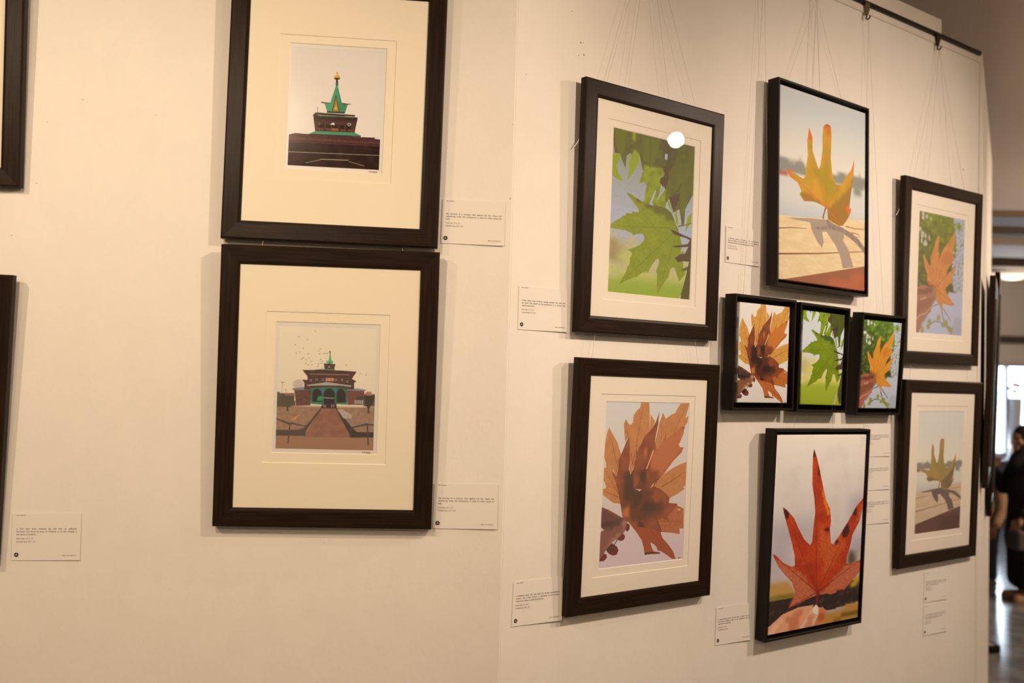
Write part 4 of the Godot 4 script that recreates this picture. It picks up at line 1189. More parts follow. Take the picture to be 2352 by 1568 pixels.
# ------------------------------------------------------------------ lamps
func spot_lamp(pos: Vector3, aim: Vector3, energy: float, tint: Color, label: String, top: float) -> void:
	var dir := (aim - pos).normalized()
	var o := thing("track_light", label, "spotlight", Transform3D(Basis.IDENTITY, Vector3(pos.x, top, pos.z)), "spotlights under the ceiling")
	var y := -dir
	var x := y.cross(Vector3.UP).normalized()
	var at := Transform3D(Basis(x, y, x.cross(y)), pos - o.position)
	var st := start()
	lathe(st, [Vector2(0.0, 0.02), Vector2(0.0385, 0.02), Vector2(0.0405, 0.0), Vector2(0.043, 0.0), Vector2(0.045, 0.01), Vector2(0.045, 0.09), Vector2(0.03, 0.13), Vector2(0.0, 0.132)], 28)
	part("housing", done(st), M.lamp_body, o, at)
	var gl := start()
	lathe(gl, [Vector2(0.0, 0.003), Vector2(0.03, 0.005), Vector2(0.0385, 0.008), Vector2(0.0385, 0.016), Vector2(0.0, 0.017)], 28)
	part("lamp_lens", done(gl), M.lamp_glow, o, at)
	var sm := start()
	tube(sm, [Vector3(0, -0.02, 0), Vector3(0, pos.y - top + 0.06, 0), at * Vector3(0, 0.09, 0)], 0.008, 8)
	lathe(sm, [Vector2(0.0, -0.03), Vector2(0.035, -0.03), Vector2(0.035, 0.0), Vector2(0.0, 0.0)], 20)
	part("stem", done(sm), M.lamp_body, o)
	var l := SpotLight3D.new()
	l.name = "spot"
	o.add_child(l, true)
	l.look_at_from_position(pos + dir * 0.006, aim, Vector3.UP if absf(dir.y) < 0.98 else Vector3.RIGHT)
	l.light_color = tint.linear_to_srgb()
	l.light_energy = energy
	l.light_size = 0.036
	l.spot_angle = SPOT_ANGLE
	l.spot_angle_attenuation = 1.0
	l.spot_range = 20.0
	l.spot_attenuation = 2.0
	l.shadow_enabled = true

func pendant(pos: Vector3, energy: float, label: String) -> void:
	var o := thing("pendant_lamp", label, "lamp", Transform3D(Basis.IDENTITY, Vector3(pos.x, CEIL, pos.z)), "globe lamps of the gallery")
	var st := start()
	tube(st, [Vector3(0, 0, 0), Vector3(0, pos.y - CEIL + 0.15, 0)], 0.006, 8)
	part("cord", done(st), M.lamp_body, o)
	st = start()
	var prof: Array = []
	for k in 13: prof.append(Vector2(0.15 * sin(PI * k / 12.0), pos.y - CEIL - 0.15 * cos(PI * k / 12.0)))
	lathe(st, prof, 24)
	var g: StandardMaterial3D = M.lamp_glow.duplicate()
	g.emission_energy_multiplier = 2.0
	part("lamp_globe", done(st), g, o)
	var l := OmniLight3D.new()
	l.name = "globe_light"
	o.add_child(l, true)
	l.position = Vector3(0, pos.y - CEIL, 0)
	l.light_color = WARM.linear_to_srgb()
	l.light_energy = energy
	l.light_size = 0.15
	l.omni_range = 30.0
	l.omni_attenuation = 2.0
	l.shadow_enabled = true

const SPOT_ANGLE := 44.5

func hook_at(u: float, dark: bool, label: String) -> Vector3:
	# a bracket that grips the rail and ends in a hook
	var o := thing("rail_hook", label, "hook", Transform3D(Basis(facets.R.d, Vector3.UP, facets.R.n), on("R", u, RAIL, 0.004)), "hooks on the picture rail")
	var st := start()
	var pts := [Vector2(-0.012, 0.006), Vector2(0.013, 0.006), Vector2(0.012, -0.012), Vector2(0.002, -0.036), Vector2(-0.006, -0.036), Vector2(-0.011, -0.012)]
	for z in [0.002, 0.009]:
		for k in range(1, pts.size() - 1):
			var p: Array[Vector3] = [v3(pts[0], z), v3(pts[k], z), v3(pts[k + 1], z)]
			facing(st, p, Vector3(0, 0, 1 if z > 0.005 else -1))
	for k in pts.size():
		var a: Vector2 = pts[k]
		var b: Vector2 = pts[(k + 1) % pts.size()]
		var p: Array[Vector3] = [v3(a, 0.002), v3(b, 0.002), v3(b, 0.009), v3(a, 0.009)]
		var mid := (a + b) / 2 - Vector2(0, -0.01)
		facing(st, p, Vector3(mid.x, mid.y, 0))
	part("plate", done(st), M.hook_dark if dark else M.hook, o)
	var hk := start()
	var path: Array = []
	for k in 9: path.append(Vector3(-0.002, -0.042, 0.012) + Vector3(0, -0.007 * cos(PI * 0.75 - PI * 1.4 * k / 8.0) - 0.002, 0.007 * sin(-PI * 0.75 + PI * 1.4 * k / 8.0)))
	tube(hk, [Vector3(-0.002, -0.03, 0.0055)] + path, 0.0028, 8)
	part("hook", done(hk), M.hook_dark if dark else M.hook, o)
	return on("R", u, RAIL - 0.05, 0.016)

const RAIL := 1.258
const CEIL := 3.5

func _ready() -> void:
	var cam := Camera3D.new()
	cam.name = "camera"
	add_child(cam)
	cam.fov = 40.6912
	cam.position = Vector3(0, EYE, 0)
	cam.basis = Basis(Vector3.RIGHT, 0.03753) * Basis(Vector3.BACK, 0.02805)
	cam.near = 0.05
	cam.far = 60.0
	var lens := CameraAttributesPhysical.new()
	lens.frustum_focal_length = 12.0 / tan(deg_to_rad(40.6912) / 2.0)
	lens.frustum_focus_distance = 2.4
	lens.frustum_near = 0.05
	lens.frustum_far = 60.0
	lens.exposure_aperture = 2.2
	lens.exposure_multiplier = 1.0
	cam.attributes = lens
	cam.fov = 40.6912
	cam.current = true
	var we := WorldEnvironment.new()
	we.name = "world"
	var env := Environment.new()
	env.background_mode = Environment.BG_COLOR
	env.background_color = Color(0.86, 0.93, 1.0)
	env.background_energy_multiplier = 14.0
	env.tonemap_mode = Environment.TONE_MAPPER_LINEAR
	env.tonemap_exposure = 1.0
	env.sdfgi_enabled = true
	env.ssao_enabled = true
	env.ssil_enabled = true
	we.environment = env
	add_child(we)
	font = SystemFont.new()
	font.font_names = PackedStringArray(["Droid Sans"])
	facet("L", Vector3(-0.0105, 0, -2.1792), 4.474)
	facet("R", Vector3(-0.0105, 0, -2.1792), 35.752)
	facet("T", Vector3(-0.0105, 0, -2.1792) + facets.R.d * 2.175, 61.4)
	make_materials()

	# the ceiling spots in front of the partition
	spot_lamp(on("R", 2.2516, 1.2065, 1.75), on("R", 1.3, -0.02), 2.8, COOLER, "black spotlight mirrored in the glass over the green leaf print", CEIL)
	spot_lamp(on("R", 1.05, 1.20, 1.65), on("R", 1.16, -0.38), 1.95, COOLER, "black spotlight in front of the brown leaf picture", CEIL)
	spot_lamp(on("L", 0.92, 1.08, 1.30), on("L", -0.8, 0.05), 1.98, MIDDLE, "black spotlight before the bend of the wall", CEIL)
	spot_lamp(on("L", -0.92, 1.02, 1.75), on("L", -0.98, -0.14), 1.5, WARM, "black spotlight in front of the shrine pictures", CEIL)
	spot_lamp(on("L", -1.9, 1.20, 1.75), on("L", -1.35, 0.09), 1.55, WARM, "black spotlight at the left end of the wall", CEIL)
	spot_lamp(on("T", 1.35, 1.2, 1.55), on("T", 1.45, 0.1), 2.0, COOLER, "black spotlight past the right end of the wall", CEIL)
	pendant(Vector3(-1.3, 3.0, 1.3), 1.05, "white globe pendant lamp behind the camera, left one")
	pendant(Vector3(2.6, 3.0, 1.3), 1.05, "white globe pendant lamp behind the camera, right one")
	pendant(Vector3(6.0, 2.85, -6.2), 5.5, "white globe pendant lamp in the hall on the right")

	build_room()
	build_prints()
	build_pictures()
	build_cards()
	build_background()

func build_room() -> void:
	# the partition: three facets in one zigzag plan, with thickness
	var th := 0.14
	var cl: Vector3 = facets.L.o
	var top := EYE + 1.275
	var a0 := on("L", -3.2, 0); var a1 := on("R", 0, 0); var a2 := on("T", 0, 0); var a3 := on("T", 1.9, 0)
	var b0: Vector3 = a0 - facets.L.n * th
	var b1: Vector3 = a1 - (facets.L.n + facets.R.n).normalized() * th / cos(deg_to_rad((35.752 - 4.474) / 2))
	var b2: Vector3 = a2 - (facets.R.n + facets.T.n).normalized() * th / cos(deg_to_rad((61.4 - 35.752) / 2))
	var b3: Vector3 = a3 - facets.T.n * th
	var p2 := func(p: Vector3) -> Vector2: return Vector2(p.x, p.z)
	for w in [["wall_left", a0, a1, b1, b0, "L", "cream painted gallery wall facing the camera on the left"], ["wall_right", a1, a2, b2, b1, "R", "cream painted gallery wall turning away on the right"], ["wall_far", a2, a3, b3, b2, "T", "narrow sliver of cream wall past the last pictures"]]:
		var xf := Transform3D(Basis(facets[w[5]].d, Vector3.UP, facets[w[5]].n), Vector3(w[1].x, 0, w[1].z))
		var inv := xf.affine_inverse()
		var plan: Array = []
		for k in range(1, 5):
			var q: Vector3 = inv * Vector3(w[k].x, 0, w[k].z)
			plan.append(Vector2(q.x, q.z))
		var st := start()
		prism(st, plan, 0.0, top)
		struct(w[0], done(st), M.wall, w[6], xf)
	var st := start()
	box(st, Vector3(-7.0, -0.2, -16.0), Vector3(11.0, 0.0, 5.0))
	struct("floor", done(st), M.floor, "glossy blue grey floor")
	st = start()
	box(st, Vector3(-7.0, CEIL, -8.15), Vector3(11.0, CEIL + 0.2, 5.0))
	struct("ceiling", done(st), M.ceiling, "plain plaster ceiling")
	st = start()
	box(st, Vector3(-7.0, CEIL + 0.28, -16.0), Vector3(11.0, CEIL + 0.45, -8.15))
	box(st, Vector3(-7.0, CEIL + 0.2, -8.16), Vector3(11.0, CEIL + 0.3, -8.1))
	struct("ceiling_far", done(st), M.deck, "dark timber ceiling of the room behind")
	st = start(); box(st, Vector3(-7.2, 0, -16.0), Vector3(-7.0, CEIL + 0.45, 5.0)); struct("wall_west", done(st), M.room_wall, "side wall out of view")
	st = start(); box(st, Vector3(11.0, 0, -16.0), Vector3(11.2, CEIL + 0.45, 5.0)); struct("wall_east", done(st), M.room_wall, "opposite side wall")
	st = start(); box(st, Vector3(-7.2, 0, 3.6), Vector3(11.2, CEIL + 0.45, 3.8)); struct("wall_back", done(st), M.room_wall, "wall behind the camera")
	# seam of the bend, panel edge strips, board over the rail
	var xr := Transform3D(Basis(facets.R.d, Vector3.UP, facets.R.n), Vector3(facets.R.o.x, 0, facets.R.o.z))
	st = start(); box(st, Vector3(0.004, 0.0, -0.002), Vector3(0.020, EYE + 1.27, 0.0007), 0.0003)
	struct("trim_1", done(st), M.wall, "filled seam along the bend of the wall", xr)
	st = start(); box(st, Vector3(2.153, 0.0, -0.002), Vector3(2.174, EYE + RAIL + 0.012, 0.004), 0.0015)
	struct("trim_2", done(st), M.trim, "pale edge strip at the right end of the wall", xr)
	st = start(); box(st, Vector3(-0.0, EYE + RAIL - 0.026, -0.002), Vector3(2.174, EYE + RAIL - 0.004, 0.005), 0.0015)
	struct("trim_3", done(st), M.trim, "pale strip under the black picture rail", xr)
	st = start(); box(st, Vector3(0.0, EYE + 1.275, -0.03), Vector3(1.895, EYE + 1.333, -0.004), 0.001)
	struct("trim_4", done(st), M.trim, "board standing above the picture rail", xr)
	st = start(); box(st, Vector3(0.0, EYE + RAIL, -0.001), Vector3(2.148, EYE + RAIL + 0.013, 0.012), 0.001)
	solo("picture_rail", done(st), M.rail, "thin black metal rail along the top of the wall", "rail", xr)
	# nail holes and chips in the plaster
	var wr: Node = get_node("wall_right")
	var wl: Node = get_node("wall_left")
	for q in [[0.201, 0.8463, 0.0022], [0.2096, 0.8478, 0.0012], [0.212, 0.8176, 0.0026], [0.195, 0.8126, 0.0016], [2.0469, 0.8095, 0.003], [0.1701, 0.9187, 0.0015], [0.0334, 0.7287, 0.0012]]:
		var hs := start()
		lathe(hs, [Vector2(0.0, -0.001), Vector2(q[2], -0.001), Vector2(q[2] * 0.8, 0.0006), Vector2(0.0, 0.0002)], 9, Transform3D(Basis(Vector3.RIGHT, PI / 2), Vector3(q[0], EYE + q[1], 0)))
		part("nail_hole", done(hs), M.plaster_hole, wr)
	for q in [[-0.9978, 0.6095, 0.0035], [-1.1404, 0.2898, 0.004], [-1.0728, 0.554, 0.002], [-1.0913, 0.4111, 0.003], [-0.8323, 0.5814, 0.002], [-0.4139, -0.3963, 0.002], [-0.0022, 0.4231, 0.003], [-0.001, 0.6013, 0.002]]:
		var hs := start()
		lathe(hs, [Vector2(0.0, -0.001), Vector2(q[2], -0.001), Vector2(q[2] * 0.6, 0.0012), Vector2(0.0, 0.0014)], 9, Transform3D(Basis(Vector3.RIGHT, PI / 2), Vector3(q[0] + 3.2, EYE + q[1], 0)))
		part("plaster_chip", done(hs), M.trim, wl)

func build_prints() -> void:
	var green_f := {"sky": [178, 176, 184], "sky2": [150, 150, 120], "hay": [196, 184, 130], "tree": [168, 142, 98], "field": [196, 190, 104], "grass": [160, 172, 66], "grass2": [140, 165, 20], "olive": [108, 104, 44], "olive2": [112, 112, 36], "dark": [88, 76, 46], "leaf": [150, 160, 36], "main": [152, 156, 40], "main2": [134, 142, 32], "brown": [92, 72, 48], "trunk": [98, 88, 38], "pale": [180, 176, 140]}
	var green_s := {"sky": [220, 213, 206], "sky2": [205, 205, 195], "hay": [226, 206, 130], "tree": [205, 180, 130], "field": [222, 206, 100], "grass": [170, 178, 48], "grass2": [158, 168, 30], "olive": [72, 84, 22], "olive2": [84, 92, 24], "dark": [62, 62, 28], "leaf": [140, 158, 14], "main": [138, 152, 14], "main2": [112, 128, 10], "brown": [74, 58, 44], "trunk": [80, 76, 32], "pale": [196, 180, 130]}
	paint_green("green_f", green_f, Color8(250, 227, 202))
	paint_green("green_s", green_s, Color8(252, 226, 202))
	var brown_f := {"bg": [206, 206, 190], "bg2": [212, 200, 176], "bg3": [208, 190, 182], "tan": [194, 134, 78], "tan2": [176, 116, 62], "vein": [140, 84, 44], "red": [150, 84, 52], "red2": [122, 66, 42], "amber": [184, 112, 64], "dark": [82, 58, 40], "rust": [162, 82, 44], "slit": [228, 184, 130], "tip": [112, 50, 40], "hand": [134, 86, 72], "hand2": [106, 68, 58], "hand3": [166, 122, 104]}
	var brown_s := {"bg": [240, 220, 198], "bg2": [240, 220, 198], "bg3": [238, 216, 196], "tan": [222, 154, 66], "tan2": [202, 130, 50], "vein": [160, 92, 40], "red": [152, 72, 36], "red2": [112, 50, 30], "amber": [206, 116, 42], "dark": [52, 32, 24], "rust": [206, 110, 46], "slit": [242, 196, 140], "tip": [118, 54, 36], "hand": [140, 86, 58], "hand2": [84, 54, 42], "hand3": [196, 146, 108]}
	paint_brown("brown_f", brown_f, Color8(228, 219, 195))
	paint_brown("brown_s", brown_s, Color8(252, 226, 202))
	var plank_c := {"sky": [196, 192, 188], "sky2": [220, 206, 188], "water": [208, 198, 188], "water2": [176, 176, 180], "tree": [142, 134, 122], "boat": [160, 104, 90], "plank": [232, 200, 156], "plank2": [214, 178, 132], "plank3": [184, 142, 98], "crack": [140, 88, 62], "cast": [166, 142, 122], "edge": [152, 94, 66], "edge2": [178, 98, 66], "twig": [138, 112, 102], "leaf": [202, 146, 48], "leaf2": [164, 138, 34], "leaf3": [212, 138, 50], "leaf4": [156, 110, 44], "tip": [214, 106, 44]}
	var plank_f := {"sky": [196, 186, 168], "sky2": [206, 192, 166], "water": [198, 184, 162], "water2": [166, 158, 152], "tree": [124, 114, 100], "boat": [130, 92, 78], "plank": [194, 164, 130], "plank2": [178, 148, 114], "plank3": [150, 118, 86], "crack": [104, 72, 54], "cast": [96, 78, 66], "edge": [92, 58, 46], "edge2": [84, 48, 40], "twig": [96, 76, 66], "leaf": [152, 122, 62], "leaf2": [132, 118, 52], "leaf3": [166, 116, 66], "leaf4": [110, 86, 52], "tip": [166, 104, 62]}
	paint_plank("plank_c", plank_c, Color8(238, 218, 203))
	paint_plank("plank_f", plank_f, Color8(212, 194, 175))
	var hand_s := {"green": [92, 118, 34], "dark": [62, 62, 32], "lime": [118, 150, 24], "sky": [196, 192, 194], "sky2": [182, 178, 180], "bokeh": [228, 212, 196], "twig": [70, 66, 52], "bud": [150, 150, 44], "hand": [172, 98, 66], "hand2": [120, 64, 48], "hand3": [184, 98, 80], "hand4": [216, 158, 122], "leaf": [228, 150, 48], "leaf2": [216, 128, 34], "leaf3": [180, 94, 36]}
	var hand_f := {"green": [120, 118, 48], "dark": [90, 80, 48], "lime": [130, 130, 40], "sky": [172, 164, 172], "sky2": [160, 150, 158], "bokeh": [190, 172, 158], "twig": [128, 116, 92], "bud": [148, 136, 80], "hand": [158, 106, 80], "hand2": [130, 84, 66], "hand3": [160, 104, 84], "hand4": [186, 140, 110], "leaf": [198, 128, 68], "leaf2": [182, 110, 60], "leaf3": [160, 88, 52]}
	paint_hand("hand_s", hand_s, Color8(252, 226, 202))
	paint_hand("hand_f", hand_f, Color8(226, 200, 179))
	paint_red("red", Color8(226, 210, 186))
	paint_spire("spire", Color8(242, 219, 188))
	paint_shrine("shrine", Color8(230, 205, 174))
	paint_lake("lake", Color8(230, 205, 174))

func build_pictures() -> void:
	var hk1 := hook_at(0.415, false, "brass rail hook above the green leaf print, beyond the top edge")
	var hk2 := hook_at(0.885, false, "brass rail hook above the framed orange leaf and hand, beyond the top edge")
	var hk3 := hook_at(1.135, false, "brass rail hook above the canvas of the leaf on a plank")
	var hk4 := hook_at(1.412, false, "brass rail hook near the top edge, left one of the two seen")
	var hk5 := hook_at(1.846, true, "dark rail hook near the right end of the black rail")
	var glossy := func(key: String) -> StandardMaterial3D: return print_mat(key, 0.2, 0.22)
	var satin := func(key: String) -> StandardMaterial3D: return print_mat(key, 0.6, 0.3)
	var full := Rect2(0, 0, 1, 1)
	var g := "dark framed pictures with cream mats"
	var rc := func(x0: float, y0: float, x1: float, y1: float) -> Rect2: return Rect2(x0, y0, x1 - x0, y1 - y0)
	# left wall
	matted_frame(hung("L", -0.4174, 0.6065, 0.0340, -0.55, 0.86, -0.12), 0.497, 0.623, "dark wooden frame with print of a green shrine spire, upper of two", g, rc.call(-0.136, -0.166, 0.134, 0.171), rc.call(-0.1125, -0.143, 0.1125, 0.152), rc.call(-0.1055, -0.134, 0.1045, 0.142), glossy.call("spire"), full, false, on("L", -0.41, RAIL, 0.01))
	matted_frame(hung("L", -0.4140, -0.0389, 0.0360, 0.01, 1.69, 0.16), 0.4963, 0.6416, "dark wooden frame with print of a whole shrine and path, below the spire", g, rc.call(-0.143, -0.1745, 0.138, 0.172), rc.call(-0.122, -0.152, 0.117, 0.149), rc.call(-0.1135, -0.142, 0.1085, 0.1395), satin.call("shrine"), full, true, on("L", -0.41, RAIL, 0.01))
	matted_frame(hung("L", -1.3685, 0.714, 0.036, 0.55, 1.5, 0.0), 0.497, 0.643, "dark wooden frame cut by the left edge, upper one", g, rc.call(-0.143, -0.1745, 0.138, 0.172), rc.call(-0.122, -0.152, 0.117, 0.149), rc.call(-0.1135, -0.142, 0.1085, 0.1395), satin.call("lake"), full, true, on("L", -1.37, RAIL, 0.01))
	matted_frame(hung("L", -1.3705, -0.122, 0.036, -1.2, 1.5, 0.0), 0.497, 0.643, "dark wooden frame cut by the left edge, lower one", g, rc.call(-0.143, -0.1745, 0.138, 0.172), rc.call(-0.122, -0.152, 0.117, 0.149), rc.call(-0.1135, -0.142, 0.1085, 0.1395), satin.call("lake"), full, true, on("L", -1.37, RAIL, 0.01))
	for pr in [["framed_picture", 0.098, -0.1395], ["framed_picture_001", 0.099, -0.1475]]:
		scribble(get_node(pr[0]), pr[1], pr[2])
	# right wall, matted
	var w2: Rect2 = rc.call(-0.172, -0.2305, 0.168, 0.2295)
	var w1: Rect2 = rc.call(-0.152, -0.211, 0.148, 0.2105)
	M.mat_board = M.mat_white
	var pc: Rect2 = rc.call(-0.1505, -0.2095, 0.1465, 0.209)
	matted_frame(hung("R", 0.4426, 0.4308, 0.0365, 0.11, 1.18, 0.12), 0.508, 0.635, "dark wooden frame with print of big green leaves, a lamp mirrored in its glass", g, w2, w1, pc, satin.call("green_f"), Rect2(0, 0, 1, 1.0 / 1.115), true, hk1, 0.185)
	matted_frame(hung("R", 0.4386, -0.2687, 0.0361, -0.45, 1.41, -0.10), 0.508, 0.635, "dark wooden frame with print of a hand holding brown leaves, below the green one", g, w2, w1, pc, satin.call("brown_f"), full, true, hk1, 0.2)
	matted_frame(hung("R", 1.8571, 0.3996, 0.0356, 0.49, 1.45, -0.00), 0.508, 0.635, "dark wooden frame at the far right with an orange leaf before trees", g, w2, w1, pc, satin.call("hand_f"), full, true, hk5, 0.185)
	matted_frame(hung("R", 1.8634, -0.2920, 0.0354, -0.12, 1.73, 0.30), 0.508, 0.635, "dark wooden frame at the lower far right with a leaf standing on a plank", g, w2, w1, pc, satin.call("plank_f"), Rect2(0, 0, 1, 1), true, hk5, 0.2)
	for e in [["framed_picture_004", 0.46], ["framed_picture_006", 0.50]]:
		var ws := start()
		tube(ws, [Vector3(-0.246, e[1] + 0.03, -0.003), Vector3(-0.258, e[1] + 0.012, -0.002), Vector3(-0.266, e[1], -0.004)], 0.0012, 6)
		part("wire_end", done(ws), M.card, get_node(e[0]))
	# right wall, canvases in floating frames
	var gc := "canvas prints in black floating frames"
	floating_frame(hung("R", 1.1488, 0.5934, 0.0500, -0.18, -0.66, 1.10), 0.470, 0.613, "tall black floating frame with a yellow leaf standing on a plank by a lake", gc, 0.441, 0.578, satin.call("plank_c"), Rect2(0, 150.0 / 1250, 1, 1000.0 / 1250), hk3, 0.17)
	floating_frame(hung("R", 1.1506, -0.4420, 0.0500, -0.64, 1.81, -0.04), 0.469, 0.615, "tall black floating frame with a red leaf held by its stem", gc, 0.441, 0.580, satin.call("red"), full, hk3, 0.1)
	floating_frame(hung("R", 0.878, 0.0849, 0.0503, -0.04, 0.97, 0.07), 0.272, 0.328, "small black floating frame with orange leaves held in a dark hand, left of three", gc, 0.221, 0.284, satin.call("brown_s"), full, hk2, 0.06)
	floating_frame(hung("R", 1.1556, 0.0795, 0.0501, -0.77, 1.26, 0.10), 0.250, 0.328, "small black floating frame with a bright green leaf, middle of three", gc, 0.205, 0.283, satin.call("green_s"), Rect2(0, 202.6 / 1115, 1, 912.4 / 1115), hk3, 0.06)
	floating_frame(hung("R", 1.4627, 0.0696, 0.0501, -0.11, 3.80, 0.15), 0.250, 0.328, "small black floating frame with an orange leaf against trees, right of three", gc, 0.208, 0.284, satin.call("hand_s"), full, hk4, 0.06)
	# past the bend, seen edge on
	matted_frame(hung("T", 0.42, 0.03, 0.04, 0, 1.6), 0.6, 0.82, "dark frame seen edge on past the right end, nearer one", g, w2, w1, pc, satin.call("plank_f"), full, true)
	matted_frame(hung("T", 1.25, -0.02, 0.042, 0, 1.5), 0.7, 1.12, "dark frame seen edge on past the right end, farther one", g, w2, w1, pc, satin.call("hand_f"), full, true)

func scribble(o: Node3D, x: float, y: float) -> void:
	# the photographer's scribble on the white margin of the print
	var ph: Node = o.get_node("photograph")
	var h := 0.623 if o.name == "framed_picture" else 0.6422
	var pts: Array[Vector2] = []
	for k in 40: pts.append(Vector2(x - 0.016 + 0.019 * k / 39.0, y + h / 2 + 0.0012 * sin(k * 1.9) * (1.0 + 0.5 * sin(k * 0.7))))
	for k in 12: pts.append(Vector2(x - 0.001 - 0.004 * sin(k * 0.5), y + h / 2 - 0.0004 * k))
	var out: Array = []
	for k in pts.size() - 1:
		var n := (pts[k + 1] - pts[k]).orthogonal().normalized() * 0.00022
		var p := [pts[k] - n, pts[k + 1] - n, pts[k + 1] + n, pts[k] + n]
		var q: Array = []
		for e in [0, 1, 2, 0, 2, 3]: q.append(v3(p[e], 0.022 - 0.01025))
		for e in [0, 3]:
			if (q[e + 1] - q[e]).cross(q[e + 2] - q[e]).z < 0: q = q.slice(0, e) + [q[e], q[e + 2], q[e + 1]] + q.slice(e + 3)
		out.append_array(q)
	part("signature", flat_mesh(out), M.ink, ph)

func build_cards() -> void:
	var price := "Framed Size: 20\" x 25\""
	var pin := ["The pinnacle of a mosque rises against the sky, sharp and", "unwavering. Faith, like architecture, is built on what cannot be", "seen."]
	var chinar := ["Chinar leaves hang overhead, casting shadows that drift with", "the wind. They remind us that permanence is an illusion, but", "beauty need not be."]
	var withered := ["A withered Chinar leaf, held aloft, has already surrendered to", "autumn. Yet, in this moment, it commands its own presence.", "Even in loss, there is a quiet kind of power."]
	var edge := ["A Chinar leaf, poised on the edge of a log, hovers between", "decay and defiance. Late autumn light in its veins, resting on", "nothing but weathered wood, standing proud for a while."]
	var single := ["A single withered Chinar leaf held high, its edges frayed by", "time. Even in fragility, it owns the sky, reminding us that the", "past never truly disappears."]
	card("L", -0.0894, 0.3609, -0.59, "white caption card beside the upper shrine spire picture", pin, ["Print Size: 9\" x 12\"", price], 0.003)
	card("L", -0.0875, -0.3077, 0.09, "white caption card beside the lower whole shrine picture", pin, ["Print Size: 10\" x 12\"", price], 0.0025)
	card("L", -1.0323, -0.3923, 0.97, "white caption card at the lower left, beside the frame cut by the edge", ["A lone boat floats between sky and lake, its reflection", "fractured and whole at once. In Kashmir, as in life, nothing is", "ever quite as it seems."], ["Print Size: 12\" x 17\"", price], 0.0015)
	card("R", 0.1030, 0.1646, 0.23, "white caption card left of the green leaf picture", chinar, ["Print Size: 11\" x 16\"", price], 0.003)
	card("R", 0.1102, -0.5406, -1.29, "white caption card left of the brown leaf picture", withered, ["Print Size: 11\" x 16\"", price], 0.004)
	card("R", 0.8290, 0.3949, 0.10, "white caption card between the green leaf frame and the plank canvas", edge, ["Print Size: 17\" x 23\"", "Framed Size: 18\" x 24\""], 0.003)
	card("R", 0.8194, -0.6885, -1.49, "white caption card left of the red leaf canvas", single, ["Print Size: 17\" x 23\"", "Framed Size: 18\" x 24\""], 0.004)
	card("R", 1.5148, -0.1799, -0.40, "white caption card behind the red leaf canvas, top of three", withered, ["Print Size: 8\" x 11\"", "Framed Size: 10\" x 13\""], 0.003)
	card("R", 1.5147, -0.2899, -0.40, "white caption card behind the red leaf canvas, middle of three", chinar, ["Print Size: 8\" x 11\"", "Framed Size: 10\" x 13\""], 0.003)
	card("R", 1.5159, -0.4008, -0.40, "white caption card behind the red leaf canvas, bottom of three", single, ["Print Size: 8\" x 11\"", "Framed Size: 10\" x 13\""], 0.003)
	card("R", 1.8852, -0.6970, -1.41, "white caption card under the far right frames, upper of two", withered, ["Print Size: 11\" x 16\"", price], 0.003)
	card("R", 1.8822, -0.8107, -0.64, "white caption card under the far right frames, lower of two", edge, ["Print Size: 11\" x 16\"", price], 0.003)
	card("T", 0.35, -0.44, 0.0, "white caption card seen edge on under the nearer edge-on frame", single, ["Print Size: 11\" x 16\"", price], 0.002)

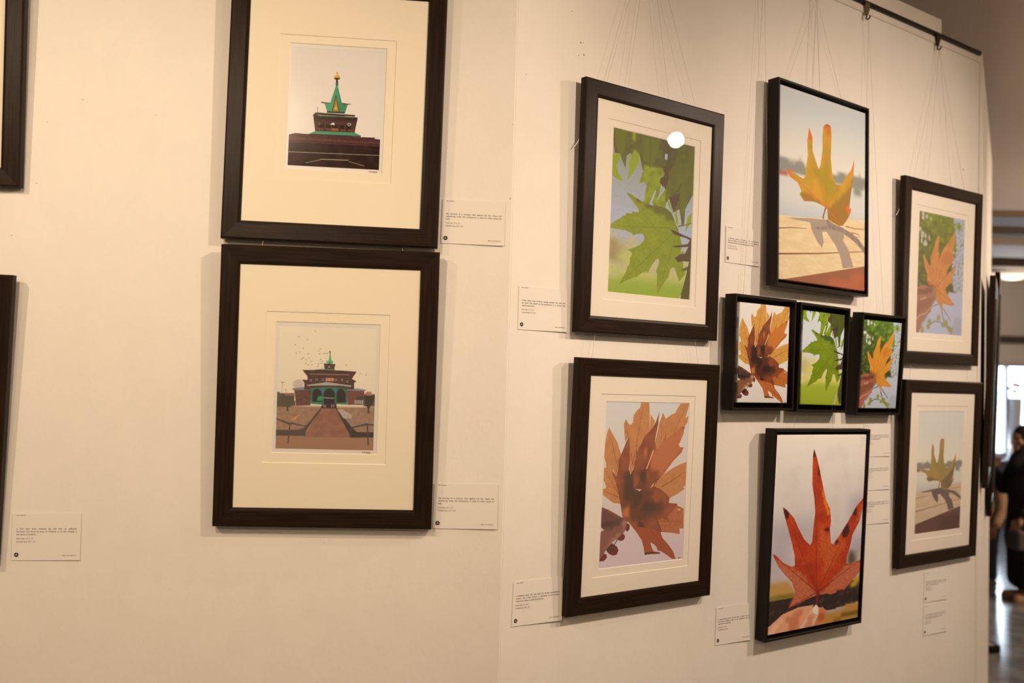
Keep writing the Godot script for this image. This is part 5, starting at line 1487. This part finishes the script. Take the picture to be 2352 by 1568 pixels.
func build_background() -> void:
	var st := start()
	# far wall with the window opening
	var zf := -14.0
	var lo := EYE - 1.0
	var hi := EYE + 0.41
	var x0 := 5.6
	var x1 := 9.6
	st = start()
	box(st, Vector3(-7.0, 0, zf - 0.2), Vector3(x0, CEIL + 0.45, zf))
	box(st, Vector3(x1, 0, zf - 0.2), Vector3(11.0, CEIL + 0.45, zf))
	box(st, Vector3(x0, 0, zf - 0.2), Vector3(x1, lo, zf))
	box(st, Vector3(x0, hi, zf - 0.2), Vector3(x1, CEIL + 0.45, zf))
	struct("wall_front", done(st), M.room_wall, "pale far wall with a window, out of focus")
	st = start()
	box(st, Vector3(-7.0, EYE + 0.71, zf), Vector3(11.0, EYE + 0.82, zf + 0.06), 0.01)
	struct("trim_5", done(st), M.dark_bar, "dark bar across the far wall above the window")
	st = start()
	box(st, Vector3(x0, hi - 0.06, zf - 0.12), Vector3(x1, hi, zf + 0.02)); box(st, Vector3(x0, lo, zf - 0.12), Vector3(x1, lo + 0.05, zf + 0.02))
	for x in [x0, 6.55, 7.53, 8.6, x1 - 0.05]: box(st, Vector3(x, lo, zf - 0.1), Vector3(x + 0.05, hi, zf - 0.02))
	var win := struct("window_1", done(st), mat(lin(0.45, 0.46, 0.52), 0.5), "bright window far behind")
	for x in [x0 + 0.05, 6.6, 7.58, 8.65]:
		var pn := start()
		var xe: float = {x0 + 0.05: 6.55, 6.6: 7.53, 7.58: 8.6, 8.65: x1 - 0.05}[x]
		quad(pn, Vector3(x, lo + 0.05, zf - 0.06), Vector3(xe, lo + 0.05, zf - 0.06), Vector3(xe, hi - 0.06, zf - 0.06), Vector3(x, hi - 0.06, zf - 0.06))
		part("pane", done(pn), M.glass, win)
	# what stands outside the window
	st = start(); box(st, Vector3(4.0, 0.0, -19.2), Vector3(13.0, EYE - 0.35, -19.0))
	solo("garden_wall", done(st), mat(lin(0.50, 0.49, 0.48), 0.8), "pale grey wall seen through the far window", "wall")
	st = start(); box(st, Vector3(4.0, EYE - 0.34, -19.15), Vector3(13.0, EYE - 0.02, -19.05), 0.01)
	solo("hoarding", done(st), mat(lin(0.38, 0.68, 0.70), 0.6), "turquoise hoarding above the pale wall outside the window", "hoarding")
	# the beams of the far ceiling
	var rows := [[-8.35, -8.85, "beam_brown", "brown timber beam, first of the far ceiling"], [-9.25, -9.5, "deck", "dark timber beam, second of the far ceiling"], [-10.0, -10.95, "beam_pale", "broad pale beam across the far ceiling"], [-11.75, -12.05, "deck", "dark beam behind the broad pale one"], [-12.7, -13.1, "beam_brown", "brown beam closest to the far wall"]]
	for r in rows:
		st = start()
		box(st, Vector3(-6.9, CEIL - 0.02, r[1]), Vector3(10.9, CEIL + 0.28, r[0]), 0.01)
		solo("ceiling_beam", done(st), M[r[2]], r[3], "beam", Transform3D.IDENTITY, "beams of the far ceiling")
	# hanging lamp of the far room
	var lamp := thing("ceiling_lamp", "glowing oval ceiling lamp in the blurred far room", "lamp", Transform3D(Basis.IDENTITY, Vector3(6.72, CEIL + 0.28, -12.35)))
	st = start()
	tube(st, [Vector3(0, 0, 0), Vector3(0, -0.28, 0)], 0.012, 8)
	lathe(st, [Vector2(0.0, -0.31), Vector2(0.30, -0.30), Vector2(0.12, -0.24), Vector2(0.0, -0.22)], 28)
	part("lamp_shade", done(st), M.lamp_body, lamp)
	st = start()
	lathe(st, [Vector2(0.0, -0.40), Vector2(0.14, -0.385), Vector2(0.25, -0.35), Vector2(0.285, -0.312), Vector2(0.0, -0.311)], 28)
	var glow: StandardMaterial3D = M.lamp_glow.duplicate()
	glow.emission_energy_multiplier = 1.0
	part("lamp_glow", done(st), glow, lamp)
	var ol := OmniLight3D.new()
	ol.name = "far_lamp"
	lamp.add_child(ol, true)
	ol.position = Vector3(0, -0.46, 0)
	ol.light_color = WARM.linear_to_srgb()
	ol.light_energy = 1.0
	ol.light_size = 0.2
	ol.omni_range = 25.0
	ol.omni_attenuation = 2.0
	ol.shadow_enabled = true
	# low counter under the window, with two white lanterns and a pot of flowers
	var ct := thing("counter", "dark blue grey counter under the far window", "counter", Transform3D(Basis.IDENTITY, Vector3(7.6, 0, -13.65)))
	st = start(); box(st, Vector3(-1.9, 0.0, -0.25), Vector3(1.9, 0.84, 0.25), 0.01)
	part("body", done(st), mat(lin(0.09, 0.11, 0.15), 0.6), ct)
	st = start(); box(st, Vector3(-1.95, 0.84, -0.28), Vector3(1.95, 0.88, 0.28), 0.008)
	part("worktop", done(st), mat(lin(0.12, 0.14, 0.19), 0.4), ct)
	for q in [[7.37, "white lantern on the counter, left one"], [7.56, "white lantern on the counter, right one"]]:
		var ln := thing("lantern", q[1], "lantern", Transform3D(Basis.IDENTITY, Vector3(q[0], 0.88, -13.5)), "lanterns on the counter")
		st = start(); lathe(st, [Vector2(0, 0), Vector2(0.07, 0), Vector2(0.075, 0.02), Vector2(0.07, 0.16), Vector2(0.05, 0.2), Vector2(0, 0.2)], 20)
		part("shade", done(st), mat(lin(0.85, 0.85, 0.85), 0.5), ln)
		st = start(); lathe(st, [Vector2(0.0, 0.2), Vector2(0.03, 0.2), Vector2(0.02, 0.24), Vector2(0, 0.245)], 16)
		part("cap", done(st), M.hook, ln)
	var fp := thing("flower_pot", "pot of pink flowers on the sill of the far window", "plant", Transform3D(Basis.IDENTITY, Vector3(7.68, lo + 0.06, -14.03)))
	st = start(); lathe(st, [Vector2(0, 0.0), Vector2(0.07, 0.0), Vector2(0.1, 0.8), Vector2(0.11, 0.82), Vector2(0, 0.82)], 20)
	part("pot", done(st), mat(lin(0.45, 0.46, 0.48), 0.6), fp)
	var rng := RandomNumberGenerator.new()
	rng.seed = 5
	for k in 9:
		var b := start()
		var c := Vector3(rng.randf_range(-0.09, 0.09), 0.9 + rng.randf() * 0.16, rng.randf_range(-0.05, 0.05))
		lathe(b, [Vector2(0, -0.03), Vector2(0.035, -0.005), Vector2(0.03, 0.025), Vector2(0, 0.03)], 8, Transform3D(Basis(Vector3.RIGHT, rng.randf() * 2.0), c))
		part("blossom" if k < 6 else "leaf", done(b), mat(lin(0.6, 0.12, 0.2), 0.6) if k < 6 else mat(lin(0.12, 0.3, 0.08), 0.6), fp)
	st = start(); box(st, Vector3(-0.12, 0.0, -0.03), Vector3(0.12, 1.25, 0.03), 0.01)
	solo("wooden_panel", done(st), mat(lin(0.2, 0.11, 0.06), 0.6), "brown wooden panel standing on the counter", "panel", Transform3D(Basis.IDENTITY, Vector3(7.86, 0.88, -13.72)))
	# people in the far room
	M.cloth_dark = mat(lin(0.006, 0.007, 0.012), 0.9)
	var skin := mat(lin(0.36, 0.19, 0.12), 0.6)
	person("person", "person in a long black robe and headscarf raising a hand to the mouth", Vector3(4.71, 0, -8.4), -PI / 2, 1.02, skin, M.cloth_dark, M.cloth_dark, mat(lin(0.34, 0.2, 0.12), 0.6), true)
	person("person", "smaller person with brown hair and a tan coat, half hidden by the wall end", Vector3(4.68, 0, -9.05), -PI / 2 + 0.5, 0.78, skin, mat(lin(0.42, 0.27, 0.18), 0.9), mat(lin(0.06, 0.035, 0.022), 0.7), mat(lin(0.02, 0.016, 0.014), 0.6), false)
	# what the robed person carries
	var cup := start()
	lathe(cup, [Vector2(0.0, 0.0), Vector2(0.026, 0.0), Vector2(0.036, 0.10), Vector2(0.034, 0.10), Vector2(0.024, 0.006), Vector2(0, 0.006)], 20)
	solo("paper_cup", done(cup), mat(lin(0.82, 0.82, 0.82), 0.6), "white paper cup held by the robed person", "cup", Transform3D(Basis.IDENTITY, Vector3(4.395, 1.255, -8.49)))
	var bag := thing("handbag", "grey handbag hanging from the robed person's hand", "bag", Transform3D(Basis.IDENTITY, Vector3(4.50, 0.50, -8.18)))
	st = start(); box(st, Vector3(-0.04, 0.0, -0.10), Vector3(0.04, 0.17, 0.10), 0.015)
	part("body", done(st), mat(lin(0.07, 0.06, 0.065), 0.6), bag)
	st = start()
	var loop: Array = []
	for k in 11: loop.append(Vector3(0.0, 0.16 + 0.09 * sin(PI * k / 10.0), -0.07 * cos(PI * k / 10.0)))
	tube(st, loop, 0.008, 8)
	part("strap", done(st), mat(lin(0.04, 0.035, 0.035), 0.6), bag)
	# on the floor by the wall end
	var bx := thing("extension_box", "small black box with a white lead on the floor by the wall end", "box", Transform3D(Basis(Vector3.UP, 0.3), Vector3(3.50, 0, -6.76)))
	st = start(); box(st, Vector3(-0.085, 0.0, -0.06), Vector3(0.085, 0.055, 0.06), 0.008)
	part("case", done(st), M.black, bx)
	st = start(); box(st, Vector3(-0.07, 0.055, -0.045), Vector3(0.04, 0.059, 0.045), 0.0015)
	part("top_plate", done(st), mat(lin(0.3, 0.26, 0.22), 0.5), bx)
	st = start()
	tube(st, [Vector3(-0.05, 0.058, 0), Vector3(-0.05, 0.10, 0.0), Vector3(-0.10, 0.13, -0.02), Vector3(-0.16, 0.08, -0.05), Vector3(-0.2, 0.012, -0.1), Vector3(-0.4, 0.006, -0.16)], 0.006, 8)
	part("lead", done(st), mat(lin(0.75, 0.75, 0.75), 0.5), bx)
